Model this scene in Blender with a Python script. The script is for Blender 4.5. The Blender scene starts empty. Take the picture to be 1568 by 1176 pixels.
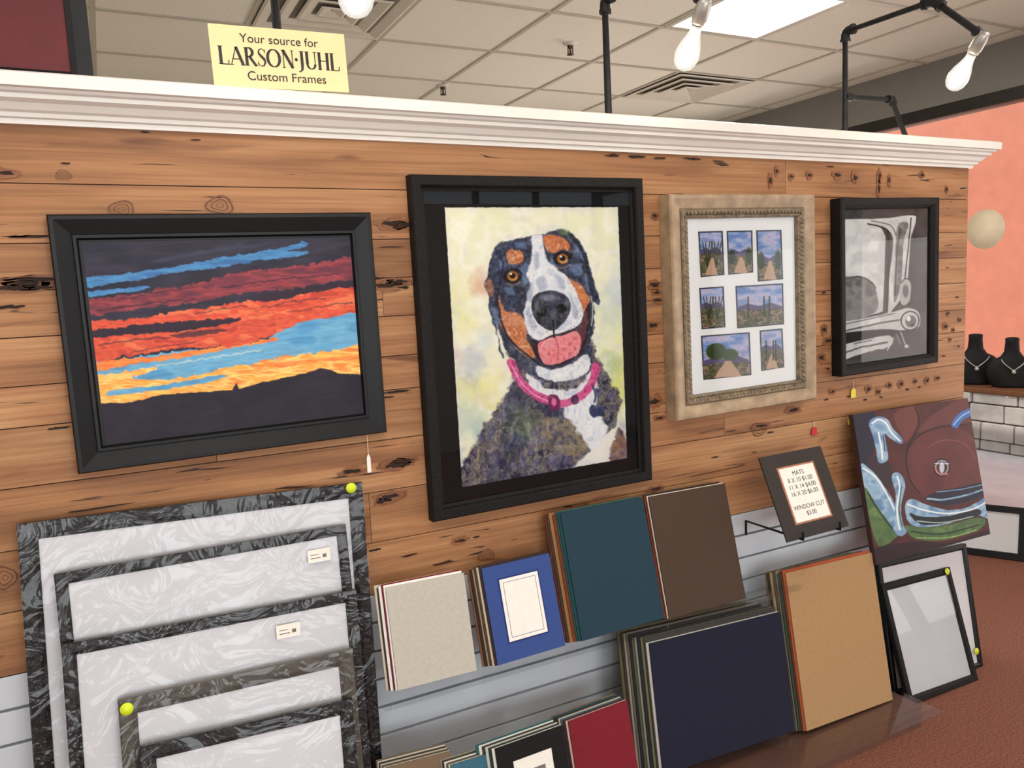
import bpy, bmesh, math, random
import numpy as np
from mathutils import Vector, Matrix
random.seed(7)
SC=bpy.context.scene
H0=1.5      # eye height; all 'rel' heights are relative to this
D=1.9       # camera distance to the partition wall (wall face is the plane y=0)
FPX,YAW,PIT,ROL=1208.81,0.47163,0.11792,-0.0459
# ---------------------------------------------------------------- surveying helpers
def _cam():
    F=np.array([math.sin(YAW)*math.cos(PIT),math.cos(YAW)*math.cos(PIT),-math.sin(PIT)])
    r0=np.array([math.cos(YAW),-math.sin(YAW),0.]);u0=np.cross(r0,F)
    return r0*math.cos(ROL)+u0*math.sin(ROL),-r0*math.sin(ROL)+u0*math.cos(ROL),F
CR,CU,CF=_cam()
O=np.array([0,-D,H0])
def ray(p): return CF+CR*(p[0]-784)/FPX-CU*(p[1]-588)/FPX
def hit(p,n,q):
    n=np.array(n,float);d=ray(p);return Vector(O+d*((n@(np.array(q,float)-O))/(n@d)))
def onY(p,y): return hit(p,(0,1,0),(0,y,0))
def lean(p,yb,zb,k): # leaning plane: y = yb + k*(z-zb)
    return hit(p,(0,1,-k),(0,yb,zb+H0))
def fit(c4):
    tl,tr,br,bl=c4
    c=(tl+tr+br+bl)/4;ex=((tr-tl)+(br-bl)).normalized();ey=((tl-bl)+(tr-br));ey=(ey-ex*ey.dot(ex)).normalized()
    w=((tr-tl).length+(br-bl).length)/2;h=((tl-bl).length+(tr-br).length)/2
    ez=ex.cross(ey)
    M=Matrix((( ex.x,ey.x,ez.x,c.x),(ex.y,ey.y,ez.y,c.y),(ex.z,ey.z,ez.z,c.z),(0,0,0,1)))
    return M,w,h
def tolocal(M,p,z=0.0):
    n=M.to_3x3()@Vector((0,0,1));q=M@Vector((0,0,z))
    return M.inverted()@hit(p,n,q)
def locrect(M,q,z=0.0):
    a=[tolocal(M,p,z) for p in q]
    return ((a[0].x+a[3].x)/2,(a[2].y+a[3].y)/2,(a[1].x+a[2].x)/2,(a[0].y+a[1].y)/2)
# ---------------------------------------------------------------- colour / materials
def lin(c):
    return tuple(((v/255)/12.92 if v/255<=.04045 else ((v/255+.055)/1.055)**2.4) for v in c[:3])+(1,)
def newmat(n):
    m=bpy.data.materials.new(n);m.use_nodes=True;return m,m.node_tree.nodes,m.node_tree.links,m.node_tree.nodes['Principled BSDF']
def mat(n,c,rough=.6,var=.12,scale=30,bump=0.0,bscale=200,metal=0,coat=0,stretch=(1,1,1),emit=0,spec=.5):
    m,N,L,B=newmat(n)
    B.inputs['Roughness'].default_value=rough;B.inputs['Metallic'].default_value=metal
    B.inputs['Coat Weight'].default_value=coat;B.inputs['Specular IOR Level'].default_value=spec
    tc=N.new('ShaderNodeTexCoord');mp=N.new('ShaderNodeMapping');mp.inputs['Scale'].default_value=stretch
    L.new(tc.outputs['Object'],mp.inputs['Vector'])
    nz=N.new('ShaderNodeTexNoise');nz.inputs['Scale'].default_value=scale;nz.inputs['Detail'].default_value=5
    L.new(mp.outputs[0],nz.inputs['Vector'])
    cr=N.new('ShaderNodeValToRGB');lc=lin(c)
    cr.color_ramp.elements[0].position=.3;cr.color_ramp.elements[1].position=.7
    cr.color_ramp.elements[0].color=tuple(v*(1-var) for v in lc[:3])+(1,)
    cr.color_ramp.elements[1].color=tuple(min(1,v*(1+var)) for v in lc[:3])+(1,)
    L.new(nz.outputs['Fac'],cr.inputs[0]);L.new(cr.outputs[0],B.inputs['Base Color'])
    if emit: L.new(cr.outputs[0],B.inputs['Emission Color']);B.inputs['Emission Strength'].default_value=emit
    if bump:
        n2=N.new('ShaderNodeTexNoise');n2.inputs['Scale'].default_value=bscale;n2.inputs['Detail'].default_value=3
        L.new(mp.outputs[0],n2.inputs['Vector'])
        b=N.new('ShaderNodeBump');b.inputs['Strength'].default_value=bump;b.inputs['Distance'].default_value=.004
        L.new(n2.outputs['Fac'],b.inputs['Height']);L.new(b.outputs[0],B.inputs['Normal'])
    return m
def paintmat(n,rough=.55,bump=.15):
    m,N,L,B=newmat(n)
    a=N.new('ShaderNodeVertexColor');a.layer_name='Col';L.new(a.outputs[0],B.inputs['Base Color'])
    B.inputs['Roughness'].default_value=rough;B.inputs['Specular IOR Level'].default_value=.2
    nz=N.new('ShaderNodeTexNoise');nz.inputs['Scale'].default_value=350
    tc=N.new('ShaderNodeTexCoord');L.new(tc.outputs['Object'],nz.inputs['Vector'])
    b=N.new('ShaderNodeBump');b.inputs['Strength'].default_value=bump;b.inputs['Distance'].default_value=.001
    L.new(nz.outputs['Fac'],b.inputs['Height']);L.new(b.outputs[0],B.inputs['Normal'])
    return m
def sheenmat(n,fac,rough=.03,bump=0,bscale=8,tint=(1,1,1,1),coef=.9):
    m=bpy.data.materials.new(n);m.use_nodes=True;N=m.node_tree.nodes;L=m.node_tree.links;N.clear()
    o=N.new('ShaderNodeOutputMaterial');mx=N.new('ShaderNodeMixShader');t=N.new('ShaderNodeBsdfTransparent');g=N.new('ShaderNodeBsdfGlossy')
    t.inputs['Color'].default_value=tint
    g.inputs['Roughness'].default_value=rough
    f=N.new('ShaderNodeLayerWeight');f.inputs['Blend'].default_value=.25
    ma=N.new('ShaderNodeMath');ma.operation='MULTIPLY_ADD';ma.inputs[1].default_value=coef;ma.inputs[2].default_value=fac
    L.new(f.outputs['Fresnel'],ma.inputs[0]);ma.use_clamp=True
    L.new(ma.outputs[0],mx.inputs[0]);L.new(t.outputs[0],mx.inputs[1]);L.new(g.outputs[0],mx.inputs[2]);L.new(mx.outputs[0],o.inputs[0])
    if bump:
        tc=N.new('ShaderNodeTexCoord');nz=N.new('ShaderNodeTexNoise');nz.inputs['Scale'].default_value=bscale;nz.inputs['Detail'].default_value=3;nz.inputs['Distortion'].default_value=1.5
        b=N.new('ShaderNodeBump');b.inputs['Strength'].default_value=bump;b.inputs['Distance'].default_value=.02
        L.new(tc.outputs['Object'],nz.inputs['Vector']);L.new(nz.outputs['Fac'],b.inputs['Height']);L.new(b.outputs[0],g.inputs['Normal'])
    return m
# ---------------------------------------------------------------- mesh helpers
def obj(name,verts,faces,m=None,parent=None,M=None,smooth=False):
    me=bpy.data.meshes.new(name);me.from_pydata([tuple(v) for v in verts],[],faces);me.update()
    o=bpy.data.objects.new(name,me);SC.collection.objects.link(o)
    if m: me.materials.append(m)
    if smooth: me.polygons.foreach_set('use_smooth',[True]*len(me.polygons))
    if parent: o.parent=parent
    if M is not None:
        if parent:o.matrix_local=M
        else:o.matrix_world=M
    return o
def empty(name,M=None):
    e=bpy.data.objects.new(name,None);SC.collection.objects.link(e);e.empty_display_size=.05
    if M is not None:e.matrix_world=M
    return e
def boxvf(x0,y0,z0,x1,y1,z1):
    v=[(x0,y0,z0),(x1,y0,z0),(x1,y1,z0),(x0,y1,z0),(x0,y0,z1),(x1,y0,z1),(x1,y1,z1),(x0,y1,z1)]
    f=[(0,3,2,1),(4,5,6,7),(0,1,5,4),(1,2,6,5),(2,3,7,6),(3,0,4,7)];return v,f
def boxes(name,bs,m,parent=None,bev=0,M=None):
    V=[];Fc=[]
    for b in bs:
        v,f=boxvf(*b);n=len(V);V+=v;Fc+=[tuple(i+n for i in q) for q in f]
    o=obj(name,V,Fc,m,parent,M)
    if bev:
        md=o.modifiers.new('b','BEVEL');md.width=bev;md.segments=2;md.limit_method='ANGLE'
    return o
def sweeprect(name,w,h,prof,m,parent,smooth=False):
    """mitred picture frame: prof=[(inset,z)...] closed loop"""
    V=[];Fc=[];n=len(prof)
    for sx,sy in((-1,-1),(1,-1),(1,1),(-1,1)):
        for a,z in prof: V.append((sx*(w/2-a),sy*(h/2-a),z))
    for c in range(4):
        for i in range(n):
            j=(i+1)%n;d=(c+1)%4
            Fc.append((c*n+i,c*n+j,d*n+j,d*n+i))
    o=obj(name,V,Fc,m,parent)
    bm=bmesh.new();bm.from_mesh(o.data);bmesh.ops.recalc_face_normals(bm,faces=bm.faces);bm.to_mesh(o.data);bm.free()
    return o
def tube(name,pts,r,m,parent=None):
    cu=bpy.data.curves.new(name,'CURVE');cu.dimensions='3D';cu.bevel_depth=r;cu.bevel_resolution=4;cu.use_fill_caps=True
    s=cu.splines.new('POLY');s.points.add(len(pts)-1)
    for i,p in enumerate(pts): s.points[i].co=(*p,1)
    o=bpy.data.objects.new(name,cu);SC.collection.objects.link(o);cu.materials.append(m)
    if parent:o.parent=parent
    return o
def lathe(name,prof,m,parent=None,M=None,seg=28,sy=1):
    V=[];Fc=[];n=len(prof)
    for k in range(seg):
        a=2*math.pi*k/seg
        for r,z in prof: V.append((r*math.cos(a),r*math.sin(a)*sy,z))
    for k in range(seg):
        q=(k+1)%seg
        for i in range(n-1): Fc.append((k*n+i,q*n+i,q*n+i+1,k*n+i+1))
    return obj(name,V,Fc,m,parent,M,True)
def text(name,s,size,m,parent,x,y,z=.001,sp=1.0,extr=0.0003):
    c=bpy.data.curves.new(name,'FONT');c.body=s;c.size=size;c.align_x='CENTER';c.align_y='CENTER';c.extrude=extr;c.space_character=sp
    o=bpy.data.objects.new(name,c);SC.collection.objects.link(o);c.materials.append(m);o.parent=parent;o.location=(x,y,z);return o
# ---------------------------------------------------------------- painter (vertex colour canvas)
class Noise:
    def __init__(s,seed): s.g=np.random.RandomState(seed).rand(64,64)
    def one(s,x,y):
        xi=np.floor(x).astype(int);yi=np.floor(y).astype(int);fx=x-xi;fy=y-yi;fx=fx*fx*(3-2*fx);fy=fy*fy*(3-2*fy)
        g=s.g;a=g[xi%64,yi%64];b=g[(xi+1)%64,yi%64];c=g[xi%64,(yi+1)%64];d=g[(xi+1)%64,(yi+1)%64]
        return (a*(1-fx)+b*fx)*(1-fy)+(c*(1-fx)+d*fx)*fy
    def fbm(s,x,y,o=4):
        t=0;a=.5;n=0
        for i in range(o): t=t+a*s.one(x*2**i+i*7.3,y*2**i+i*3.1);n+=a;a*=.5
        return t/n
def smoothpoly(p,closed=True,n=4):
    P=np.array(p,float);m=len(P);o=[]
    rng=range(m) if closed else range(m-1)
    for i in rng:
        if closed:a,b,c,d=P[i-1],P[i],P[(i+1)%m],P[(i+2)%m]
        else:a,b,c,d=P[max(i-1,0)],P[i],P[i+1],P[min(i+2,m-1)]
        for k in range(n):
            t=k/n;o.append(.5*((2*b)+(c-a)*t+(2*a-5*b+4*c-d)*t*t+(3*b-a-3*c+d)*t**3))
    if not closed:o.append(P[-1])
    return np.array(o)
class Canvas:
    def __init__(s,quad,nx,ny,base,seed=1):
        s.nx,s.ny=nx,ny;s.N=Noise(seed)
        q=np.array(quad,float) # tl,tr,br,bl
        A=[];B=[]
        for (u,v),(x,y) in zip(((0,0),(1,0),(1,1),(0,1)),q):
            A.append([u,v,1,0,0,0,-u*x,-v*x]);B.append(x);A.append([0,0,0,u,v,1,-u*y,-v*y]);B.append(y)
        h=np.linalg.solve(np.array(A),np.array(B))
        U,W=np.meshgrid(np.linspace(0,1,nx),np.linspace(0,1,ny))
        d=h[6]*U+h[7]*W+1;s.X=(h[0]*U+h[1]*W+h[2])/d;s.Y=(h[3]*U+h[4]*W+h[5])/d;s.U=U;s.W=W
        s.C=np.ones((ny,nx,3))*np.array(base,float)
    def blend(s,mask,col,alpha=1):
        m=(mask*alpha)[...,None];s.C=s.C*(1-m)+np.array(col,float)*m if not isinstance(col,np.ndarray) else s.C*(1-m)+col*m
    def field(s,cols,sc,seed=3,stretch=1):
        n=Noise(seed).fbm(s.X/sc/stretch,s.Y/sc,4);n=np.clip((n-.28)/.44,0,.9999)*(len(cols)-1)
        i=n.astype(int);f=(n-i)[...,None];c=np.array(cols,float);return c[i]*(1-f)+c[np.minimum(i+1,len(cols)-1)]*f
    def poly(s,pts,col,feather=1.2,warp=1.0,alpha=1,smooth=True,ws=8):
        P=smoothpoly(pts) if smooth else np.array(pts,float)
        pad=warp*2+feather*2+2
        x0,y0=P.min(0)-pad;x1,y1=P.max(0)+pad
        sel=(s.X>=x0)&(s.X<=x1)&(s.Y>=y0)&(s.Y<=y1)
        if not sel.any():return
        X=s.X[sel];Y=s.Y[sel]
        if warp:
            X=X+(s.N.fbm(X/ws,Y/ws,3)-.5)*warp*4;Y=Y+(s.N.fbm(X/ws+19,Y/ws+5,3)-.5)*warp*4
        ins=np.zeros(X.shape,bool);dd=np.full(X.shape,1e9)
        for i in range(len(P)):
            (ax,ay),(bx,by)=P[i-1],P[i]
            ex,ey=bx-ax,by-ay;l=ex*ex+ey*ey+1e-9
            t=np.clip(((X-ax)*ex+(Y-ay)*ey)/l,0,1);dd=np.minimum(dd,(X-ax-t*ex)**2+(Y-ay-t*ey)**2)
            if ay!=by:
                c=((ay>Y)!=(by>Y))&(X<(bx-ax)*(Y-ay)/(by-ay)+ax);ins^=c
        sd=np.sqrt(dd)*np.where(ins,1,-1)
        mk=np.zeros(s.X.shape);mk[sel]=np.clip(sd/feather+.5,0,1)
        s.blend(mk,col,alpha)
    def stroke(s,pts,w,col,feather=1,warp=.4,alpha=1,smooth=True):
        P=smoothpoly(pts,False) if smooth and len(pts)>2 else np.array(pts,float)
        pad=w+feather+warp*2+3;x0,y0=P.min(0)-pad;x1,y1=P.max(0)+pad
        sel=(s.X>=x0)&(s.X<=x1)&(s.Y>=y0)&(s.Y<=y1)
        if not sel.any():return
        X=s.X[sel];Y=s.Y[sel];X,Y=X+(s.N.fbm(X/9,Y/9,3)-.5)*warp*4,Y+(s.N.fbm(X/9+4,Y/9,3)-.5)*warp*4
        dd=np.full(X.shape,1e9)
        for (ax,ay),(bx,by) in zip(P[:-1],P[1:]):
            ex,ey=bx-ax,by-ay;l=ex*ex+ey*ey+1e-9;t=np.clip(((X-ax)*ex+(Y-ay)*ey)/l,0,1);dd=np.minimum(dd,(X-ax-t*ex)**2+(Y-ay-t*ey)**2)
        mk=np.zeros(s.X.shape);mk[sel]=np.clip((w/2-np.sqrt(dd))/feather+.5,0,1)
        s.blend(mk,col,alpha)
    def ell(s,cx,cy,rx,ry,col,feather=1,alpha=1):
        d=np.sqrt(((s.X-cx)/rx)**2+((s.Y-cy)/ry)**2);s.blend(np.clip((1-d)*min(rx,ry)/feather+.5,0,1),col,alpha)
    def build(s,name,x0,y0,x1,y1,z,m,parent):
        nx,ny=s.nx,s.ny
        gx,gy=np.meshgrid(np.linspace(x0,x1,nx),np.linspace(y1,y0,ny))
        co=np.stack([gx,gy,np.full(gx.shape,z)],-1).reshape(-1,3)
        idx=np.arange(nx*ny).reshape(ny,nx)
        f=np.stack([idx[:-1,:-1],idx[1:,:-1],idx[1:,1:],idx[:-1,1:]],-1).reshape(-1,4)
        me=bpy.data.meshes.new(name);me.from_pydata(co.tolist(),[],f.tolist())
        c=np.clip(s.C,0,255)/255;c=np.where(c<=.04045,c/12.92,((c+.055)/1.055)**2.4).reshape(-1,3)
        a=me.color_attributes.new('Col','FLOAT_COLOR','POINT');a.data.foreach_set('color',np.concatenate([c,np.ones((len(c),1))],1).astype(np.float32).ravel())
        me.materials.append(m);o=bpy.data.objects.new(name,me);SC.collection.objects.link(o);o.parent=parent;return o
# ================================================================ MATERIALS
M_white=mat('white_paint',(232,230,222),.4,.03,6)
M_blackframe=mat('black_satin_frame',(14,15,16),.42,.15,20,spec=.28)
M_blacktex=mat('black_textured_frame',(19,18,18),.6,.3,60,bump=.8,bscale=260,spec=.25)
M_iron=mat('black_iron_pipe',(40,40,42),.5,.3,30,bump=.3,bscale=120,metal=.6)
M_paper=mat('white_mat_board',(238,236,226),.8,.03,40)
M_backing=mat('white_backing',(214,214,217),.45,.04,4)
M_ink=mat('ink',(30,27,25),.6,.05,30)
M_glass=sheenmat('picture_glass',.014,.01,coef=.9)
M_wrap=sheenmat('plastic_wrap',.012,.10,bump=.5,bscale=9,coef=.6)
M_acr=sheenmat('clear_acrylic',.0,.05,tint=(.97,.98,.985,1),coef=.15)
M_paint=paintmat('paint_surface',.5,.2)
M_wc=paintmat('watercolour_paper',.85,.1)
M_yel=mat('yellow_sticker',(215,235,40),.5,.03,30)
M_tag=mat('white_tag',(235,232,220),.6,.03,30)
M_dark=mat('dark_gap',(34,22,15),.9,.3,20)
# wood
def woodmat():
    m,N,L,B=newmat('rustic_planks');B.inputs['Roughness'].default_value=.55;B.inputs['Specular IOR Level'].default_value=.3
    tc=N.new('ShaderNodeTexCoord');at=N.new('ShaderNodeAttribute');at.attribute_name='pr'
    sep=N.new('ShaderNodeVectorMath');sep.operation='MULTIPLY_ADD';sep.inputs[1].default_value=(9,5,3)
    L.new(at.outputs['Color'],sep.inputs[0]);L.new(tc.outputs['Object'],sep.inputs[2])
    def nz(sc,st,det=5,dist=0):
        mp=N.new('ShaderNodeMapping');mp.inputs['Scale'].default_value=st;L.new(sep.outputs[0],mp.inputs['Vector'])
        n=N.new('ShaderNodeTexNoise');n.inputs['Scale'].default_value=sc;n.inputs['Detail'].default_value=det;n.inputs['Distortion'].default_value=dist
        L.new(mp.outputs[0],n.inputs['Vector']);return n
    a=nz(2.2,(.55,1,5),5,.6)
    cr=N.new('ShaderNodeValToRGB');e=cr.color_ramp.elements
    e[0].position=.28;e[0].color=lin((136,90,52));e[1].position=.75;e[1].color=lin((198,150,98))
    x=cr.color_ramp.elements.new(.5);x.color=lin((174,120,71))
    L.new(a.outputs['Fac'],cr.inputs[0])
    g=nz(10,(.25,1,14),6,.3)
    gr=N.new('ShaderNodeValToRGB');gr.color_ramp.elements[0].position=.3;gr.color_ramp.elements[0].color=(.64,.57,.50,1);gr.color_ramp.elements[1].position=.62;gr.color_ramp.elements[1].color=(1,1,1,1)
    L.new(g.outputs['Fac'],gr.inputs[0])
    mu=N.new('ShaderNodeMix');mu.data_type='RGBA';mu.blend_type='MULTIPLY';mu.inputs['Factor'].default_value=.8
    L.new(cr.outputs[0],mu.inputs['A']);L.new(gr.outputs[0],mu.inputs['B'])
    last=mu.outputs['Result']
    for (sc,st,lo,hi,col,di) in((3.2,(.8,1,5.5),.64,.74,(116,72,42),.8),(7,(.45,1,7),.685,.71,(62,38,24),1.6)):
        p=nz(sc,st,2.5,di)
        pr=N.new('ShaderNodeValToRGB');pr.color_ramp.elements[0].position=lo;pr.color_ramp.elements[0].color=(0,0,0,1);pr.color_ramp.elements[1].position=hi;pr.color_ramp.elements[1].color=(1,1,1,1)
        L.new(p.outputs['Fac'],pr.inputs[0])
        mx=N.new('ShaderNodeMix');mx.data_type='RGBA';L.new(pr.outputs[0],mx.inputs['Factor']);L.new(last,mx.inputs['A']);mx.inputs['B'].default_value=lin(col);last=mx.outputs['Result']
    hs=N.new('ShaderNodeHueSaturation');L.new(last,hs.inputs['Color'])
    ml=N.new('ShaderNodeMath');ml.operation='MULTIPLY_ADD';ml.inputs[1].default_value=.36;ml.inputs[2].default_value=.82
    L.new(at.outputs['Fac'],ml.inputs[0]);L.new(ml.outputs[0],hs.inputs['Value']);hs.inputs['Saturation'].default_value=.93
    L.new(hs.outputs[0],B.inputs['Base Color'])
    b=N.new('ShaderNodeBump');b.inputs['Strength'].default_value=.4;b.inputs['Distance'].default_value=.003;L.new(g.outputs['Fac'],b.inputs['Height']);L.new(b.outputs[0],B.inputs['Normal'])
    return m
M_wood=woodmat()
M_crack=mat('worm_hole_dark',(42,25,16),.9,.4,60)
M_knot=mat('knot_brown',(106,64,36),.6,.35,90,stretch=(1,1,3))
M_halo=mat('stained_wood',(132,84,48),.6,.3,25,stretch=(1,1,5))
# ================================================================ PARTITION
WX0,WX1,WT=-1.3,2.93,.14
zs=[.40,.26,.14,.045,-.05,-.15,-.235,-.36,-.49,-.62,-.755]
joint={0:[1.99],2:[-.5,1.1],3:[.62,2.3],5:[1.3],6:[.2,2.5],7:[1.72],8:[.55],9:[-.6,1.2]}
V=[];Fc=[];PR=[]
for i in range(len(zs)-1):
    xs=[WX0]+joint.get(i,[])+[WX1]
    for a,b in zip(xs[:-1],xs[1:]):
        g=.0011;pv=random.random();off=random.uniform(0,.0012)
        v,f=boxvf(a+g*.6,-off,zs[i+1]+g+H0,b-g*.6,.03,zs[i]-g+H0);n=len(V);V+=v;Fc+=[tuple(k+n for k in q) for q in f];PR+=[pv]*8
wall=obj('wall_partition',V,Fc,M_wood)
ca=wall.data.color_attributes.new('pr','FLOAT_COLOR','POINT')
ca.data.foreach_set('color',np.array([[p,(p*7.7)%1,(p*3.3)%1,1] for p in PR],np.float32).ravel())
boxes('wall_core',[(WX0,.003,H0-.757,WX1-.003,WT,.375+H0),(WX0,.031,0,WX1-.003,WT,H0-.757)],M_dark,wall)
def lens(px,py,l,h,jag=.35,seed=0,y=-.0032):
    c=onY((px,py),y);r=random.Random(seed);n=18;vs=[(c.x,y,c.z)]
    for k in range(n):
        a=2*math.pi*k/n;q=1+r.uniform(-jag,jag)
        vs.append((c.x+l/2*math.cos(a)*q,y,c.z+h/2*math.sin(a)*q+r.uniform(-1,1)*h*.08))
    return vs,[(0,k+1,(k+1)%n+1) for k in range(n)]
def lenses(name,L,m,jag=.35,y=-.0032):
    V=[];F=[]
    for i,(x,y_,l,h) in enumerate(L):
        v,f=lens(x,y_,l,h,jag,i,y);n=len(V);V+=v;F+=[tuple(k+n for k in q) for q in f]
    return obj(name,V,F,m,wall)
cr=[(50,362,.09,.005),(28,362,.04,.004),(60,428,.07,.008),(28,440,.07,.01),(62,440,.05,.006),(15,470,.05,.007),(40,434,.05,.012),(92,655,.04,.006),(8,265,.035,.008),
(600,342,.05,.012),(622,344,.04,.01),(590,437,.05,.013),(612,431,.04,.009),(600,378,.07,.003),(618,440,.03,.006),(605,600,.07,.006),(595,608,.03,.005),(580,426,.03,.006),
(540,722,.05,.011),(605,712,.06,.012),(620,706,.045,.01),(598,760,.05,.012),(585,768,.03,.008),(150,778,.12,.004),(500,745,.03,.006),
(1003,436,.03,.014),(1008,460,.03,.008),(1003,615,.03,.016),(1010,640,.03,.008),(1000,498,.03,.012),(1006,448,.025,.008),(1003,330,.02,.01),
(940,238,.05,.007),(975,240,.06,.007),(1010,242,.04,.006),(1060,243,.06,.006),(1100,247,.04,.005),(735,755,.1,.003),(870,775,.03,.006),(705,828,.03,.009),(730,822,.02,.005),(840,790,.04,.006),(1005,748,.04,.009),
(1190,262,.012,.012),(1212,270,.016,.01),(1240,268,.02,.012),(1283,268,.03,.012),(1310,272,.02,.018),(1347,270,.015,.02),(1362,276,.012,.02),(1180,276,.012,.02),(1272,255,.04,.004),(1412,268,.02,.01),(1450,290,.012,.012),(1346,290,.012,.03),
(1262,505,.02,.014),(1268,522,.03,.012),(1258,548,.025,.014),(1268,565,.02,.006),(1262,448,.02,.006),
(1275,600,.02,.01),(1300,607,.02,.006),(1330,596,.02,.012),(1345,600,.018,.01),(1362,590,.022,.01),(1380,588,.02,.012),(1402,584,.018,.008),(1420,582,.018,.012),(1436,579,.02,.008),(1325,612,.02,.006),(1265,612,.02,.007),(1390,596,.02,.007),(1408,593,.014,.006),(1350,608,.014,.006),
(1448,500,.022,.012),(1460,505,.014,.008),(1470,490,.014,.008),(1455,520,.012,.008),(1445,545,.02,.005),(1466,455,.02,.005),(1452,480,.014,.008),(1468,530,.014,.006),
(1215,628,.05,.010),(1165,652,.05,.009),(1180,662,.03,.006),(1120,660,.05,.003),(430,205,.02,.003),(222,202,.02,.003),(300,214,.02,.003),(628,850,.04,.005),(575,842,.03,.006),(1095,700,.03,.004),(100,250,.02,.003)]
lenses('stained_halos',[(x,y,l*1.7,h*2.6) for x,y,l,h in cr if h>.007],M_halo,.25,-.0026)
lenses('wood_worm_holes',cr,M_crack)
kn=[(187,320,.05,.036),(337,314,.06,.04),(97,268,.03,.02),(1163,657,.07,.045),(598,762,.08,.03),(605,343,.08,.022),(30,435,.14,.03),(605,434,.09,.022),(605,710,.1,.02),(8,885,.04,.05),(745,850,.05,.03)]
def rings(L):
    V=[];F=[]
    for (x,y,l,h) in L:
        c=onY((x,y),-.003)
        for s,w in ((1,.16),(.62,.2),(.28,.28)):
            n=20;b=len(V)
            for k in range(n):
                a=2*math.pi*k/n;q=1+.12*math.sin(3*a+x)
                for t in (s,s-w*s*.8): V.append((c.x+l/2*math.cos(a)*t*q,-.003,c.z+h/2*math.sin(a)*t*q))
            for k in range(n):
                j=(k+1)%n;F.append((b+2*k,b+2*j,b+2*j+1,b+2*k+1))
    return obj('wood_knots',V,F,M_knot,wall)
rings(kn)
# slatwall
sl=[];z=H0-.757;sp=.0765
while z>.05:
    sl.append((WX0,0,max(z-sp+.007,.0),WX1,.02,z));z-=sp
slat=boxes('wall_slatwall',sl,mat('slatwall_white',(204,210,216),.45,.04,3),None,.0015)
boxes('slat_groove',[(WX0,.015,0,WX1,.03,H0-.757)],mat('slat_groove_grey',(130,132,134),.6,.1,5),slat)
# crown moulding with mitred return
pf=[(0,0),(.010,0),(.012,.010),(.020,.012),(.023,.020),(.030,.024),(.040,.036),(.052,.042),(.054,.050),(.062,.053),(.066,.058),(.075,.060),(.077,.084),(.070,.088),(0,.088)]
V=[];Fc=[];n=len(pf);zb=.375+H0
for o_,z_ in pf:V.append((WX0,-o_,zb+z_))
for o_,z_ in pf:V.append((WX1+o_,-o_,zb+z_))
for o_,z_ in pf:V.append((WX1+o_,WT+o_,zb+z_))
for o_,z_ in pf:V.append((WX0,WT+o_,zb+z_))
for s in range(3):
    for i in range(n-1):Fc.append((s*n+i,(s+1)*n+i,(s+1)*n+i+1,s*n+i+1))
Fc.append((n-1,2*n-1,3*n-1,4*n-1))
crown=obj('trim_crown',V,Fc,M_white)
# ================================================================ ROOM
XW=4.5;CZ=2.73;YB=2.95;YF=-5.0;XL=-3.2
def carpet():
    m,N,L,B=newmat('red_carpet');B.inputs['Roughness'].default_value=.95
    tc=N.new('ShaderNodeTexCoord');a=N.new('ShaderNodeTexNoise');a.inputs['Scale'].default_value=160;a.inputs['Detail'].default_value=4
    L.new(tc.outputs['Object'],a.inputs['Vector']);c=N.new('ShaderNodeValToRGB');c.color_ramp.elements[0].position=.3;c.color_ramp.elements[0].color=lin((92,52,40));c.color_ramp.elements[1].position=.7;c.color_ramp.elements[1].color=lin((152,96,74))
    L.new(a.outputs['Fac'],c.inputs[0]);L.new(c.outputs[0],B.inputs['Base Color'])
    b=N.new('ShaderNodeBump');b.inputs['Strength'].default_value=.6;b.inputs['Distance'].default_value=.005;L.new(a.outputs['Fac'],b.inputs['Height']);L.new(b.outputs[0],B.inputs['Normal']);return m
fl=boxes('floor',[(XL,YF,-.05,XW+.1,.31,0),(2.95,.31,-.05,XW+.1,YB+.1,0)],carpet())
boxes('floor_bounce_area',[(XL,.31,-.05,2.95,YB+.1,0)],mat('cream_bounce_floor',(226,216,198),.6,.05,4),fl)  # unseen pale floor added behind the partition to bounce light onto the ceiling
M_tile=mat('ceiling_tile',(232,228,216),.9,.08,140,bump=.3,bscale=180)
ceil=boxes('ceiling',[(XL,YF,CZ,XW+.1,YB+.1,CZ+.05)],M_tile)
gx=[3.13+.61*k for k in range(-10,3) if XL<3.13+.61*k<XW];gy=[1.28+.61*k for k in range(-10,4) if YF<1.28+.61*k<YB]
M_tbar=mat('tbar_white',(186,180,165),.5,.03,20)
boxes('tbar_grid',[(x-.010,YF,CZ-.006,x+.010,YB,CZ+.001) for x in gx]+[(XL,y-.010,CZ-.0061,XW,y+.010,CZ+.001) for y in gy],M_tbar,ceil)
M_grey=mat('grey_wall_paint',(130,128,124),.7,.04,3)
M_wallw=mat('cream_wall_paint',(206,200,190),.8,.04,3)
boxes('wall_back',[(XL,YB,0,XW+.1,YB+.1,CZ)],M_wallw)
boxes('wall_left',[(XL-.1,YF,0,XL,YB,CZ)],M_wallw)
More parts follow.
